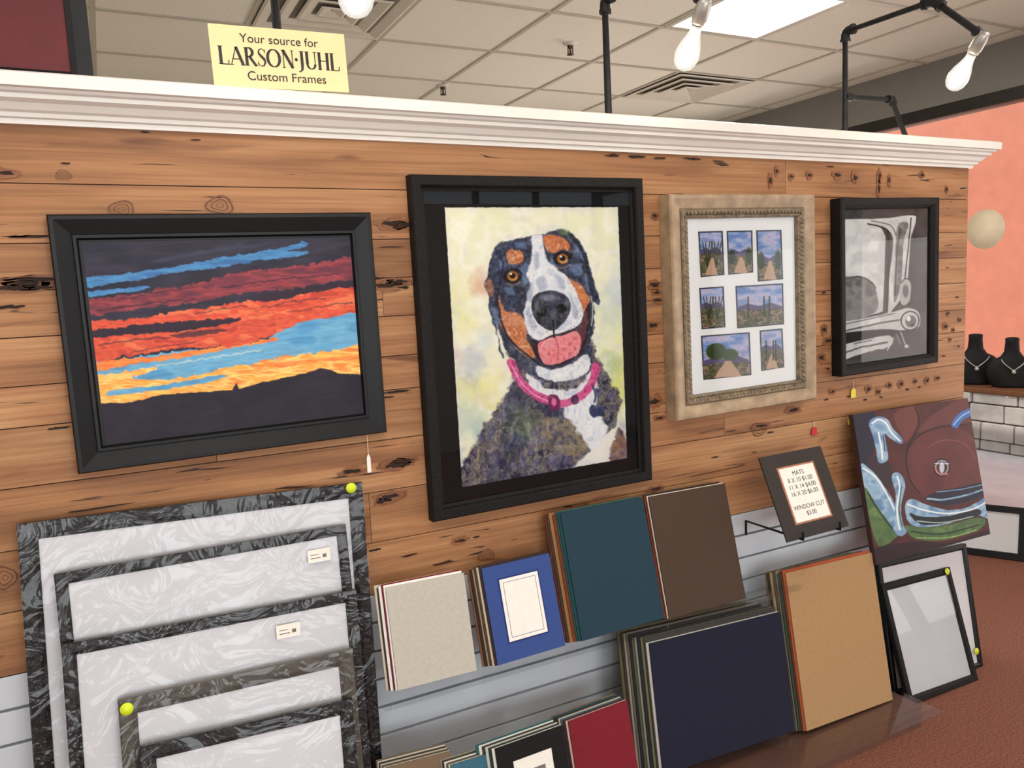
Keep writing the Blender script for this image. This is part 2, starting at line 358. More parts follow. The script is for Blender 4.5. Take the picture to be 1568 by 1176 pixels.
# shop front behind the camera: two tall windows and a transom
wf=[(XL,YF-.1,0,XW,YF,.6),(XL,YF-.1,2.35,2.5,YF,CZ),(2.5,YF-.1,2.66,XW,YF,CZ),(2.2,YF-.1,.6,XW,YF,2.32),(2.2,YF-.1,2.32,2.5,YF,2.35)]+[(a,YF-.1,.6,b,YF,2.35) for a,b in((XL,-2.4),(-.4,.2))]
boxes('wall_shopfront',wf,M_wallw)
M_metal=mat('dark_bronze_mullion',(50,48,46),.4,.1,20,metal=.5)
boxes('window_1',[(-2.4,YF-.07,1.42,-.4,YF-.03,1.47),(-1.43,YF-.07,.6,-1.38,YF-.03,2.35),(.2,YF-.07,1.42,2.2,YF-.03,1.47),(1.2,YF-.07,.6,1.25,YF-.03,2.35),(3.2,YF-.07,2.32,3.26,YF-.03,2.66),(3.85,YF-.07,2.32,3.91,YF-.03,2.66)],M_metal)
wr=boxes('wall_right',[(XW,YF,2.47,XW+.1,YB,CZ)],M_grey)
boxes('window_2',[(XW,YF,2.40,XW+.1,YB,2.47)]+[(XW,y-.03,0,XW+.1,y+.03,2.40) for y in(-4.97,-3.4,-1.9,-.35,2.1,2.9)]+[(XW,YF,0,XW+.1,YB,.06)],M_metal)
obj('window_3',[(XW+.05,YF,0),(XW+.05,YB,0),(XW+.05,YB,2.4),(XW+.05,YF,2.4)],[(0,1,2,3)],sheenmat('shop_glass',.02,.01))
lathe('window_decal',[(0,0),(.112,0),(.112,.002),(0,.002)],mat('decal_pale_green',(222,206,178),.6,.06,20,emit=.12),None,Matrix.Translation((XW+.045,.94,H0+.225))@Matrix.Rotation(-math.pi/2,4,'Y'),40)
# outside
boxes('ground_patio',[(XW+.1,-8,-.06,9,9,-.005)],mat('pale_concrete',(214,208,210),.8,.08,5))
boxes('facade_salmon',[(6.54,-4,.0,6.8,8,4.2)],mat('salmon_stucco',(222,138,112),.85,.06,8,bump=.3,bscale=80))
def stone():
    bs=[];r=random.Random(3);z=0
    while z<.62:
        h=r.choice([.09,.12,.15]);y=-4
        while y<8:
            w=r.uniform(.16,.4);d=r.uniform(0,.03);bs.append((6.4-d,y+.006,z+.005,6.52,y+w-.006,z+h-.005));y+=w
        z+=h
    return bs
boxes('stone_wainscot',stone(),mat('grey_stone',(172,166,160),.85,.25,6,bump=.5,bscale=30),None,.008)
# ceiling fixtures
M_vent=mat('vent_metal',(212,206,192),.5,.04,10)
M_vd=mat('vent_dark',(120,112,100),.7,.1,10)
def diffuser(x,y):
    e=empty('ceiling_vent',Matrix.Translation((x+.305,y+.305,CZ-.012)))
    for k,s in enumerate((.29,.21,.13,.06)):
        sweeprect('louver_%d'%k,2*s,2*s,[(0,0),(.012,-.004),(.055,.010),(.05,.012)],M_vent,e)
    boxes('back_plate',[(-.29,-.29,.0105,.29,.29,.0115)],M_vd,e)
diffuser(3.13,1.89);diffuser(.69,1.28)
def emis(n,c,s):
    m,N,L,B=newmat(n);B.inputs['Base Color'].default_value=lin(c);B.inputs['Emission Color'].default_value=lin(c)
    nz=N.new('ShaderNodeTexNoise');nz.inputs['Scale'].default_value=3;mm=N.new('ShaderNodeMath');mm.operation='MULTIPLY_ADD';mm.inputs[1].default_value=s*.05;mm.inputs[2].default_value=s
    L.new(nz.outputs['Fac'],mm.inputs[0]);L.new(mm.outputs[0],B.inputs['Emission Strength']);return m
M_trof=emis('troffer_lens',(255,252,244),2.5)
def troffer(x,y,dx=.61,dy=.61,name='ceiling_light_panel'):
    e=empty(name,Matrix.Translation((x+dx/2,y+dy/2,CZ-.008)))
    sweeprect('rim',dx-.01,dy-.01,[(0,0),(0,.006),(.03,.006),(.03,0)],M_tbar,e)
    boxes('lens',[(-dx/2+.03,-dy/2+.03,.001,dx/2-.03,dy/2-.03,.004)],M_trof,e)
troffer(2.52,.67,.61,.61)
FILL_TR=((.08,-1.77),(2.52,-1.77),(-1.75,-1.77),(.08,-3.6),(2.52,-3.6),(-1.14,.06))  # unseen troffers added as fill light
for x,y in FILL_TR: troffer(x,y,.61,1.22)
M_brass=mat('brass_dark',(90,75,60),.4,.1,30,metal=.8)
def sprink(p):
    d=ray(p);t=(CZ-H0)/d[2];q=O+d*t
    e=empty('fire_sprinkler',Matrix.Translation((q[0],q[1],CZ)))
    lathe('escutcheon',[(0,-.012),(.02,-.012),(.036,-.004),(.038,0)],M_vent,e)
    lathe('head',[(0,-.06),(.018,-.058),(.018,-.054),(.006,-.05),(.005,-.03),(.01,-.025),(.012,-.012),(.012,0)],M_brass,e)
    boxes('yoke',[(-.016,-.002,-.054,-.012,.002,-.012),(.012,-.002,-.054,.016,.002,-.012)],M_iron,e)
sprink((873,66));sprink((678,130))
# ================================================================ PIPE LAMPS
M_sock=mat('grey_socket',(175,172,165),.35,.1,20,metal=.5)
M_fil=emis('filament_glow',(255,224,170),30)
def bulbglass():
    m=bpy.data.materials.new('bulb_glass');m.use_nodes=True;N=m.node_tree.nodes;L=m.node_tree.links;N.clear()
    o=N.new('ShaderNodeOutputMaterial');t=N.new('ShaderNodeBsdfTransparent');g=N.new('ShaderNodeBsdfGlossy');g.inputs['Roughness'].default_value=.02
    em=N.new('ShaderNodeEmission');em.inputs['Color'].default_value=(1,.95,.86,1);em.inputs['Strength'].default_value=1.25
    lw=N.new('ShaderNodeLayerWeight');lw.inputs['Blend'].default_value=.35
    inv=N.new('ShaderNodeMapRange');inv.inputs['To Min'].default_value=.66;inv.inputs['To Max'].default_value=.2
    L.new(lw.outputs['Facing'],inv.inputs['Value'])
    a=N.new('ShaderNodeMixShader');b=N.new('ShaderNodeMixShader');b.inputs[0].default_value=.08
    L.new(inv.outputs[0],a.inputs[0]);L.new(t.outputs[0],a.inputs[1]);L.new(em.outputs[0],a.inputs[2]);L.new(a.outputs[0],b.inputs[1]);L.new(g.outputs[0],b.inputs[2]);L.new(b.outputs[0],o.inputs[0]);return m
M_bulb=bulbglass()
def lamp(X,pts,bulb_c,extra=None):
    e=empty('pipe_lamp')
    P=[Vector((X,y,z+H0)) for y,z in pts]
    tube('pipe',P,.0105,M_iron,e)
    for i in range(1,len(P)-1):
        a=(P[i-1]-P[i]).normalized();b=(P[i+1]-P[i]).normalized()
        tube('elbow_%d'%i,[P[i]+a*.03,P[i]+a*.012,P[i]+(a+b)*.004,P[i]+b*.012,P[i]+b*.03],.0155,M_iron,e)
        for q in(a,b): tube('elbow_collar_%d'%i,[P[i]+q*.026,P[i]+q*.036],.018,M_iron,e)
    lathe('floor_flange',[(0,.006),(.018,.02),(.02,.006),(.036,.005),(.036,0),(0,0)],M_iron,e,Matrix.Translation((X,pts[0][0],pts[0][1]+H0)))
    end=P[-1];bc=Vector((X,bulb_c[0],bulb_c[1]+H0));d=(bc-end).normalized()
    q=d.to_track_quat('Z','Y').to_matrix().to_4x4()
    M=Matrix.Translation(end)@q
    tube('end_elbow',[end+(P[-2]-end).normalized()*.03,end,end+d*.012],.016,M_iron,e)
    lathe('socket',[(0,-.012),(.014,-.012),(.017,0),(.019,.012),(.019,.04),(.0165,.043),(.0165,.05),(0,.05)],M_sock,e,M)
    Ls=.048
    lathe('bulb_cap',[(.0135,Ls-.004),(.0135,Ls+.004),(.0125,Ls+.006),(.0135,Ls+.010)],M_sock,e,M)
    pr=[(.0132,Ls+.006),(.0145,Ls+.02),(.019,Ls+.034),(.0265,Ls+.052),(.031,Ls+.07),(.0312,Ls+.08),(.028,Ls+.095),(.02,Ls+.107),(.01,Ls+.1125),(0,Ls+.114)]
    lathe('bulb_glass',pr,M_bulb,e,M,32)
    lathe('glass_stem',[(0,Ls+.04),(.004,Ls+.038),(.006,Ls+.01),(.006,Ls+.006)],M_bulb,e,M,12)
    for k in range(6):
        a=k*math.pi/3
        tube('filament_%d'%k,[M@Vector((.005*math.cos(a),.005*math.sin(a),Ls+.04)),M@Vector((.013*math.cos(a),.013*math.sin(a),Ls+.088))],.0009,M_fil,e)
    ld=bpy.data.lights.new('bulb_light','POINT');ld.energy=3.2;ld.color=(1,.87,.68);ld.shadow_soft_size=.028
    lo=bpy.data.objects.new('bulb_light',ld);SC.collection.objects.link(lo);lo.parent=e;lo.location=M@Vector((0,0,Ls+.07))
    if extra:
        Q=[Vector(t) for t in extra];tube('brace',Q,.009,M_iron,e);tube('brace_elbow',[Q[0],Q[0]+(Q[1]-Q[0]).normalized()*.03],.014,M_iron,e)
        tube('brace_joint',[Q[1]-(Q[1]-Q[0]).normalized()*.02,Q[1],Q[1]+(Q[2]-Q[1]).normalized()*.02],.014,M_iron,e)
base=.463
lamp(.427,[(.07,base),(.07,.82),(-.33,.82),(-.60,.62)],(-.54,.47))
lamp(1.36,[(.07,base),(.07,.812),(-.19,.812),(-.350,.668)],(-.262,.535))
a=onY((1289,148),.07);b=onY((1365,152),.07);c=onY((1392,198),.07)
lamp(2.347,[(.07,base),(.07,.827),(-.256,.82),(-.412,.672)],(-.315,.54),[(2.347,.07,a.z),(b.x,.07,b.z),(c.x,.07,base+H0)])
# ================================================================ FRAMED ART
def art(name,quad,yfront,depth,prof,mf):
    M,w,h=fit([onY(p,yfront) for p in quad]);e=empty(name,M)
    sweeprect('frame',w,h,prof,mf,e)
    boxes('backing',[(-w/2+.006,-h/2+.006,-depth,w/2-.006,h/2-.006,-depth+.004)],M_dark,e)
    return e,M,w,h
def glasspane(e,w,h,ins,z,m=None): return obj('glazing',[(-w/2+ins,-h/2+ins,z),(w/2-ins,-h/2+ins,z),(w/2-ins,h/2-ins,z),(-w/2+ins,h/2-ins,z)],[(0,1,2,3)],m or M_glass,e)
# --- sunset
e,M,w,h=art('framed_sunset_painting',[(72,328),(569,325),(592,662),(118,727)],-.032,.03,
 [(0,-.030),(0,-.004),(.003,0),(.010,0),(.040,-.010),(.042,-.006),(.048,-.006),(.052,-.014),(.052,-.03)],M_blackframe)
q=[(130,372),(537,363),(555,632),(158,682)]
C=Canvas(q,440,290,(42,42,56),5)
C.C=C.field([(40,40,54),(54,52,66),(44,42,54)],20,2,4)
def P(*a,**k): C.poly(*a,**k)
bl=C.field([(60,104,154),(78,138,188),(66,118,168)],10,7,4)
P([(125,428),(200,418),(270,408),(340,394),(400,385),(440,377),(468,370),(472,376),(440,384),(470,383),(466,391),(400,399),(330,410),(260,419),(200,430),(125,441)],bl,warp=1.4)
P([(125,448),(180,442),(230,438),(215,445),(180,449),(125,457)],bl)
P([(240,398),(330,380),(420,370),(400,376),(320,388),(250,402)],(60,66,90),feather=4,alpha=.6)
mr=C.field([(112,54,66),(152,66,72),(132,58,66),(102,52,66)],9,11,4)
P([(125,463),(210,449),(300,434),(380,415),(460,407),(560,392),(560,422),(500,432),(430,443),(360,450),(300,463),(220,472),(125,484)],mr,warp=2.4,feather=2)
rd=C.field([(186,66,54),(218,94,64),(204,76,56),(226,116,78)],9,13,3)
P([(125,496),(200,489),(260,478),(350,465),(420,454),(500,441),(560,432),(560,478),(500,488),(440,502),(400,516),(340,528),(250,536),(180,548),(125,558)],rd,warp=2.4,feather=1.8)
dk=np.array((50,38,52),float)
P([(125,508),(190,500),(250,493),(310,489),(368,486),(350,495),(290,503),(230,509),(180,513),(125,518)],dk,warp=1.8)
P([(200,497),(260,498),(310,494),(300,504),(240,508)],dk)
P([(395,453),(470,439),(560,426),(560,434),(480,447),(410,461)],dk,warp=1.8)
P([(260,512),(330,503),(345,506),(290,516)],dk,alpha=.7)
for a,b,wd in(((150,476),(300,458),2.5),((340,440),(520,418),2),((180,460),(330,436),1.6),((420,398),(535,386),2),((400,470),(500,456),1.6),((150,528),(260,516),2),((200,540),(300,524),1.4),((440,478),(540,462),1.6),((300,480),(380,468),1.5)):
    C.stroke([a,((a[0]+b[0])/2,(a[1]+b[1])/2-2),b],wd,dk,warp=1.4,alpha=.65)
sk=C.field([(84,148,192),(112,172,204),(98,160,198)],14,17,3)
P([(440,500),(470,490),(500,486),(560,480),(560,540),(500,545),(440,555),(300,575),(125,600),(125,560),(180,551),(250,540),(340,531),(400,520),(420,512)],sk,warp=1.8)
og=C.field([(225,108,55),(238,144,72),(228,118,60)],8,19,4)
P([(125,562),(170,551),(240,545),(330,531),(400,520),(424,516),(420,522),(370,528),(330,538),(290,545),(255,551),(200,558),(125,572)],og,warp=1.8)
P([(340,520),(430,497),(460,490),(430,508),(400,518),(350,530)],rd,warp=1.8)
yl=C.field([(248,194,96),(242,156,70),(250,206,122),(234,138,64)],8,23,5)
P([(125,582),(190,569),(236,562),(232,568),(200,578),(240,582),(300,574),(340,562),(380,556),(440,544),(500,538),(560,530),(560,600),(380,620),(125,640)],yl,warp=2.2)
P([(170,597),(230,592),(280,583),(345,573),(330,582),(280,592),(220,600),(165,606)],sk)
P([(420,556),(480,549),(560,543),(560,548),(480,555),(430,563)],og,alpha=.8)
C.stroke([(240,560),(320,548),(400,536)],2,(240,226,200),warp=1.5,alpha=.5)
P([(120,618),(190,617),(215,612),(245,604),(290,601),(335,598),(354,597),(358,590),(361,586),(365,596),(400,585),(440,577),(470,570),(490,563),(506,566),(515,571),(570,574),(580,720),(120,720)],C.field([(36,34,44),(44,40,50)],30,3),warp=.6,smooth=False)
C.C=C.C*(.90+.2*C.N.fbm(C.X/26,C.Y/2.6+C.X*.05,4))[...,None]
x0,y0,x1,y1=locrect(M,q,-.013);x0,x1,y0,y1=max(x0,-w/2+.05),min(x1,w/2-.05),max(y0,-h/2+.05),min(y1,h/2-.05)
C.build('canvas',x0,y0,x1,y1,-.013,M_paint,e)
boxes('liner',[(-w/2+.05,-h/2+.05,-.02,w/2-.05,h/2-.05,-.0145)],M_blackframe,e)
# --- dog
e,M,w,h=art('framed_dog_portrait',[(632,270),(988,270),(997,738),(660,798)],-.034,.032,
 [(0,-.032),(0,-.004),(.004,0),(.024,0),(.028,-.004),(.030,-.014),(.038,-.016),(.040,-.032)],M_blacktex)
boxes('black_mat',[(-w/2+.035,-h/2+.035,-.028,w/2-.035,h/2-.035,-.024)],mat('black_mat_board',(20,20,22),.9,.1,60,spec=.2),e)
q=[(682,318),(950,315),(958,705),(705,745)]
C=Canvas(q,440,600,(243,240,214),9)
C.C=C.field([(246,244,222),(242,239,208),(248,246,228),(238,238,206)],40,31)
def blob(x,y,rx,ry,c,a):
    n=C.N.fbm(C.X/16,C.Y/16,4);d=np.sqrt(((C.X-x)/rx)**2+((C.Y-y)/ry)**2)+(n-.5)*1.3
    C.blend(np.clip((1-d)*1.3,0,1),c,a)
for b in [(700,470,40,60,(238,234,170),.5),(715,640,40,70,(198,212,198),.65),(735,600,45,35,(240,228,140),.6),(722,560,26,30,(190,206,196),.45),(695,700,20,40,(180,190,222),.6),(715,500,24,30,(242,238,170),.5),(940,600,30,90,(226,228,122),.8),(935,480,25,60,(192,206,194),.5),(945,430,18,40,(200,214,226),.5),(738,438,24,28,(220,165,135),.6),(935,560,22,30,(172,194,158),.55),(720,560,25,30,(190,186,214),.4),(760,340,40,20,(238,238,196),.5),(890,335,40,16,(240,240,196),.5),(950,660,14,40,(176,176,206),.6),(700,540,14,18,(220,190,210),.5),(946,520,12,30,(234,234,150),.5),(740,520,16,24,(208,222,228),.5),(730,660,20,24,(150,186,180),.5)]: blob(*b)
body=C.field([(50,50,68),(88,84,100),(126,118,108),(72,78,106),(154,140,112),(58,56,70),(98,90,118)],11,41)
P([(775,540),(790,566),(780,592),(762,622),(738,656),(716,694),(700,722),(696,760),(830,760),(872,722),(890,705),(905,690),(938,662),(944,640),(948,610),(935,588),(922,560),(912,545),(905,520),(880,560),(830,575)],body,feather=4,warp=2.6)
dkb=C.field([(44,48,68),(62,70,98),(38,40,54),(78,90,120)],9,43)
P([(790,570),(802,600),(820,640),(800,690),(770,730),(740,735),(765,680),(770,640),(775,610)],dkb,feather=6,warp=3,alpha=.6)
for i in range(120):
    r=random.Random(100+i);x=r.uniform(730,880);y=r.uniform(612,722)
    if y<1052-.55*x or (y<640 and x>850):continue
    c=r.choice([(44,46,66),(156,142,112),(104,116,156),(84,70,108),(178,164,128),(66,84,80),(120,100,84),(134,128,160)])
    C.stroke([(x,y),(x+r.uniform(-6,2),y+9),(x+r.uniform(-8,4),y+20)],r.uniform(2,5),c,feather=2.5,warp=1,alpha=.5)
P([(835,640),(880,650),(915,668),(880,700),(850,690),(830,665)],C.field([(126,118,102),(164,146,108),(90,88,106)],8,47),feather=5,warp=3,alpha=.8)
P([(905,690),(925,668),(945,655),(955,680),(962,712),(900,720),(870,724),(885,706)],(238,236,226),feather=3,warp=1.5)
P([(940,668),(948,660),(962,700),(962,712),(930,712)],C.field([(160,120,92),(98,78,90)],6,49),feather=3,warp=2)
blob(800,650,26,30,(150,170,90),.3);blob(850,705,30,16,(90,90,140),.35);blob(760,700,26,24,(70,72,110),.4)
wh=C.field([(245,245,242),(226,232,238),(247,245,238),(210,217,228)],9,51)
P([(805,570),(830,592),(860,600),(890,590),(908,560),(914,590),(910,625),(928,660),(905,690),(885,668),(865,640),(850,625),(825,615),(810,598)],wh,feather=3.5,warp=2.4)
P([(812,600),(835,618),(860,628),(850,640),(825,632)],dkb,feather=3,warp=2,alpha=.85)
for i in range(26):
    r=random.Random(300+i);x=r.uniform(835,905);y=r.uniform(575,650);C.stroke([(x,y),(x+r.uniform(-3,3),y+r.uniform(8,16))],1.4,(178,190,208),feather=1.5,warp=.6,alpha=.5)
head=C.field([(42,45,58),(58,66,90),(38,40,52),(72,86,120),(48,48,62)],10,53)
P([(757,382),(766,373),(785,367),(802,364),(830,359),(856,352),(868,353),(882,362),(894,378),(902,398),(908,425),(918,456),(917,468),(909,466),(910,500),(904,525),(906,552),(900,575),(870,584),(835,586),(808,572),(788,556),(772,532),(762,505),(760,500),(764,540),(770,548),(765,530),(758,505),(750,480),(749,457),(742,440),(748,416),(753,398)],head,feather=2.4,warp=1.4)
orr=C.field([(200,116,66),(222,146,96),(184,102,62),(232,168,122)],7,57)
P([(762,452),(770,470),(776,478),(790,480),(800,486),(806,505),(806,522),(818,542),(812,552),(795,541),(780,523),(769,505),(762,482)],orr,feather=3,warp=1.3)
P([(866,424),(878,430),(890,436),(900,452),(904,470),(900,492),(894,488),(884,470),(874,448)],orr,feather=3,warp=1.3)
P([(776,390),(784,383),(797,384),(803,394),(800,404),(788,406),(779,404)],orr,feather=3,warp=1.3)
P([(832,362),(848,360),(862,364),(872,374),(872,384),(862,383),(851,388),(841,386),(834,376)],orr,feather=3,warp=1.3)
P([(742,438),(749,428),(756,440),(754,456),(748,452)],orr,feather=3,warp=1,alpha=.6)
bh=np.array((114,140,178),float)
for s in ([(790,372),(805,372),(806,380),(794,380)],[(795,412),(808,405),(810,430),(800,436)],[(872,408),(886,404),(892,418),(880,424)],[(878,372),(890,384),(896,400),(886,392)],[(766,400),(774,395),(772,412),(766,416)],[(752,470),(760,476),(764,500),(757,494)],[(846,394),(852,404),(850,412),(843,404)],[(895,420),(903,430),(905,450),(897,440)],[(772,440),(782,442),(790,452),(778,452)]): P(s,bh,feather=4,warp=1.5,alpha=.7)
P([(860,352),(872,352),(874,358),(860,360)],(120,150,90),feather=3,alpha=.6)
P([(768,415),(775,412),(770,440),(764,448)],(70,58,120),feather=3,alpha=.6)
C.stroke([(760,384),(770,400),(768,430),(762,452),(766,490)],3,(30,32,44),warp=.8,alpha=.7,feather=2)
C.stroke([(872,356),(888,376),(898,404),(904,440),(914,464)],3,(30,32,44),warp=.8,alpha=.7,feather=2)
P([(814,363),(824,360),(831,362),(834,384),(841,402),(856,414),(870,426),(878,440),(888,462),(894,484),(886,500),(868,510),(848,516),(826,522),(812,516),(804,500),(802,478),(806,456),(812,436),(806,420),(812,404),(815,384)],wh,feather=2.4,warp=1.2)
for s in ([(808,470),(814,485),(820,500),(812,505),(806,488)],[(872,452),(882,470),(886,484),(878,488)],[(822,430),(832,424),(838,440),(826,446)],[(850,420),(862,430),(866,444),(856,440)],[(818,392),(824,388),(826,410),(820,414)],[(808,440),(816,434),(814,456),(808,462)]): P(s,(150,162,186),feather=5,warp=1.5,alpha=.6)
for i in range(34):
    r=random.Random(i);x=r.uniform(806,886);y=r.uniform(478,512)
    if abs(x-843)>20 or y>507: C.ell(x,y,1.1,1.1,(90,92,104),1,.6)
for (x,y) in((785,424),(862,397)):
    P([(x-15,y+2),(x-8,y-8),(x+4,y-10),(x+14,y-4),(x+12,y+6),(x+2,y+11),(x-9,y+9)],(24,24,32),feather=1.8,warp=.3)
    C.ell(x,y,8.6,7.8,(170,104,44),1.2);C.ell(x+1,y+3,6,3.6,(226,166,78),2,.85);C.ell(x,y-.5,4.4,4.4,(16,14,18),1);C.ell(x-2.5,y-3.5,2,1.7,(245,248,250),.8)
    C.stroke([(x-13,y-6),(x-3,y-11),(x+8,y-10),(x+14,y-4)],2.2,(26,24,32));C.stroke([(x-10,y+12),(x+2,y+14),(x+12,y+9)],1.6,(205,160,130),alpha=.6,feather=2)
P([(808,518),(822,524),(840,516),(862,510),(884,500),(893,486),(899,470),(904,466),(903,490),(899,515),(893,535),(880,550),(858,560),(838,562),(826,556),(816,540)],(46,32,42),feather=1.8,warp=.6)
P([(893,488),(899,478),(899,500),(893,522),(888,530),(886,508)],(124,72,80),feather=2,alpha=.7)
P([(822,530),(832,522),(848,517),(864,514),(880,508),(888,516),(889,530),(883,544),(868,552),(852,559),(836,560),(827,552)],C.field([(232,124,132),(240,158,160),(216,104,116)],8,61),feather=1.5,warp=.6)
C.stroke([(850,520),(854,536),(852,552)],1.8,(186,80,96),alpha=.8);C.stroke([(826,540),(832,526),(848,520)],1.6,(250,205,205),alpha=.7)
C.stroke([(905,455),(908,475),(905,500)],2,(240,236,225),alpha=.7)
P([(822,562),(846,567),(876,558),(896,542),(903,556),(897,574),(872,584),(842,585),(824,576)],wh,feather=2.4,warp=1.4)
C.stroke([(760,452),(764,480),(772,508),(788,530),(810,548),(824,560)],3,(36,36,52),warp=.8,feather=2)
P([(813,466),(819,453),(833,447),(848,446),(864,452),(873,466),(870,484),(858,500),(845,508),(830,502),(818,488)],C.field([(46,48,58),(72,76,92),(40,40,50)],8,63),feather=1.8,warp=.5)
C.ell(829,479,8,7,(10,10,14),2.4);C.ell(860,474,8,7,(10,10,14),2.4)
C.ell(840,457,14,5,(136,142,158),4,.8);C.ell(846,485,5,9,(108,112,128),4,.6);C.ell(822,467,3,6,(112,118,134),3,.6);C.ell(868,464,3,6,(104,110,126),3,.6);C.stroke([(846,492),(847,508),(848,518)],2.4,(18,18,24))
mg=C.field([(204,66,128),(226,102,156),(180,54,116)],6,67)
C.stroke([(781,556),(793,582),(812,602),(838,615),(862,619),(886,609),(904,590),(911,562)],12,mg,warp=.9,feather=1.6)
C.stroke([(783,562),(796,586),(814,604),(838,616)],2,(250,190,220),alpha=.7)
P([(838,608),(852,608),(854,626),(840,628)],(120,40,90),feather=1.5);C.ell(846,617,4,6,(232,120,170),1.5)
P([(872,612),(880,606),(884,618),(876,622)],(80,40,80),feather=1.5)
C.stroke([(905,592),(910,606),(908,618)],3,(60,70,96));P([(900,628),(906,622),(912,626),(918,622),(924,630),(918,638),(908,642),(901,637)],(54,64,98),feather=1.5)
C.ell(912,602,4,6,(74,84,114),1.5)
# pigment granulation and washed-out patches
n=C.N.fbm(C.X/5,C.Y/5,4);C.blend(np.clip((n-.52)*2.2,0,.5),(236,234,226),.38)
n=C.N.fbm(C.X/14+40,C.Y/14,4);C.blend(np.clip((n-.55)*3,0,.6),(206,206,226),.35)
ed=np.minimum(np.minimum(C.U,1-C.U)*1.0,np.minimum(C.W,1-C.W)*1.35)
C.blend(np.clip((.004+.004*(C.N.fbm(C.U*60,C.W*80,3)-.3)-ed)/.003,0,1),(22,22,24))
x0,y0,x1,y1=locrect(M,q,-.021);C.build('watercolour',x0,y0,x1,y1,-.021,M_wc,e)
glasspane(e,w,h,.037,-.017)
# --- desert collage
e,M,w,h=art('framed_desert_photo_collage',[(1027,298),(1250,296),(1250,612),(1037,645)],-.055,.053,
 [(0,-.053),(0,-.006),(.004,0),(.012,0),(.040,-.010),(.042,-.012),(.042,-.053)],mat('pale_burl_wood',(164,142,114),.5,.25,22,bump=.3,bscale=50))
M_orn=mat('ornate_silver_gold',(128,114,92),.4,.35,60,metal=.35,bump=.7,bscale=150)
sweeprect('inner_ornate_moulding',w-.084,h-.084,[(0,-.05),(0,-.008),(.004,-.003),(.008,-.003),(.018,-.010),(.022,-.008),(.026,-.010),(.028,-.022),(.028,-.05)],M_orn,e)
V=[];Fc=[]
def bead(x,y,z,rx,ry,rz):
    n=len(V)
    V.extend([(x-rx,y,z),(x,y-ry,z),(x+rx,y,z),(x,y+ry,z),(x,y,z+rz),(x-rx*.6,y-ry*.6,z+rz*.6),(x+rx*.6,y-ry*.6,z+rz*.6),(x+rx*.6,y+ry*.6,z+rz*.6),(x-rx*.6,y+ry*.6,z+rz*.6)])
    for a in[(0,5,8),(5,1,6),(6,2,7),(7,3,8),(4,5,6),(4,6,7),(4,7,8),(4,8,5),(0,1,5),(1,2,6),(2,3,7),(3,0,8)]:Fc.append(tuple(k+n for k in a))
iw,ih=w/2-.042-.012,h/2-.042-.012
k=-ih
while k<=ih: bead(-iw,k,-.008,.0065,.006,.007);bead(iw,k,-.008,.0065,.006,.007);bead(-iw+.011,k+.006,-.01,.003,.003,.004);bead(iw-.011,k+.006,-.01,.003,.003,.004);k+=.0145
k=-iw
while k<=iw: bead(k,-ih,-.008,.006,.0065,.007);bead(k,ih,-.008,.006,.0065,.007);bead(k+.006,-ih+.011,-.01,.003,.003,.004);bead(k+.006,ih-.011,-.01,.003,.003,.004);k+=.0145
obj('carved_beads',V,Fc,M_orn,e,smooth=True)
q=[(1062,347),(1205,343),(1207,578),(1068,593)]
C=Canvas(q,300,440,(240,240,238),15)
ph=[((1080,366),(1111,365),(1113,426),(1083,429),0),((1116,365),(1149,364),(1150,423),(1118,426),1),((1154,364),(1187,363),(1189,433),(1156,436),2),((1081,444),(1112,442),(1114,499),(1084,501),3),((1127,442),(1189,439),(1190,497),(1129,501),4),((1083,510),(1145,507),(1147,567),(1086,571),5),((1158,505),(1188,503),(1190,558),(1160,562),6)]
for a,b,c,d,k in ph:
    P([a,b,c,d],(24,26,30),feather=.8,warp=0,smooth=False)
    g=1.6;A=(a[0]+g,a[1]+g);B=(b[0]-g,b[1]+g);Cc=(c[0]-g,c[1]-g);Dd=(d[0]+g,d[1]-g)
    T,Bt=A[1],Dd[1];hh=Bt-T
    sk=C.field([(108,138,190),(152,172,212),(200,190,212),(140,154,200)],9,70+k,2)
    P([A,B,Cc,Dd],sk,feather=.8,warp=0,smooth=False)
    m=.42+.08*(k%3);xl,xr=A[0],B[0];ww=xr-xl
    P([(xl,T+hh*m),(xl+ww*.25,T+hh*(m-.08)),(xl+ww*.5,T+hh*(m-.02)),(xl+ww*.75,T+hh*(m-.1)),(xr,T+hh*m),(Cc[0],T+hh*.7),(xl,T+hh*.7)],(96,86,122),feather=.8,warp=.2,smooth=False)
    P([(xl,T+hh*(m+.08)),(xr,T+hh*(m+.05)),Cc,Dd],C.field([(66,78,48),(130,110,80),(44,62,42),(176,146,112),(96,76,68)],5,90+k),feather=.8,warp=.3,smooth=False)
    if k in(0,1,2,6,5): P([(xl+ww*.5,T+hh*.6),(xl+ww*.62,T+hh*.6),(xl+ww*.85,Bt-1),(xl+ww*.25,Bt-1)],(196,162,134),feather=1,warp=.5,smooth=False)
    if k==5: C.ell(xl+ww*.3,T+hh*.36,ww*.22,hh*.2,(56,72,36),2);C.ell(xl+ww*.6,T+hh*.45,ww*.18,hh*.14,(66,82,44),2)
    if k in(1,2): C.ell(xl+ww*.15,T+hh*.6,ww*.16,hh*.18,(44,60,34),2);C.ell(xl+ww*.9,T+hh*.58,ww*.14,hh*.2,(50,66,38),2)
    if k in(4,6):
        for t in(.25,.6,.72): C.stroke([(xl+ww*t,T+hh*.75),(xl+ww*t,T+hh*.25)],1.8,(40,54,38),warp=0)
    if k in(0,3):
        for t in(.35,.75):
            for j in(-6,-2,3,7): C.stroke([(xl+ww*t,T+hh*.8),(xl+ww*t+j,T+hh*.2)],1.1,(46,62,38),warp=0)
x0=-w/2+.066;x1=w/2-.066;y0=-h/2+.066;y1=h/2-.066
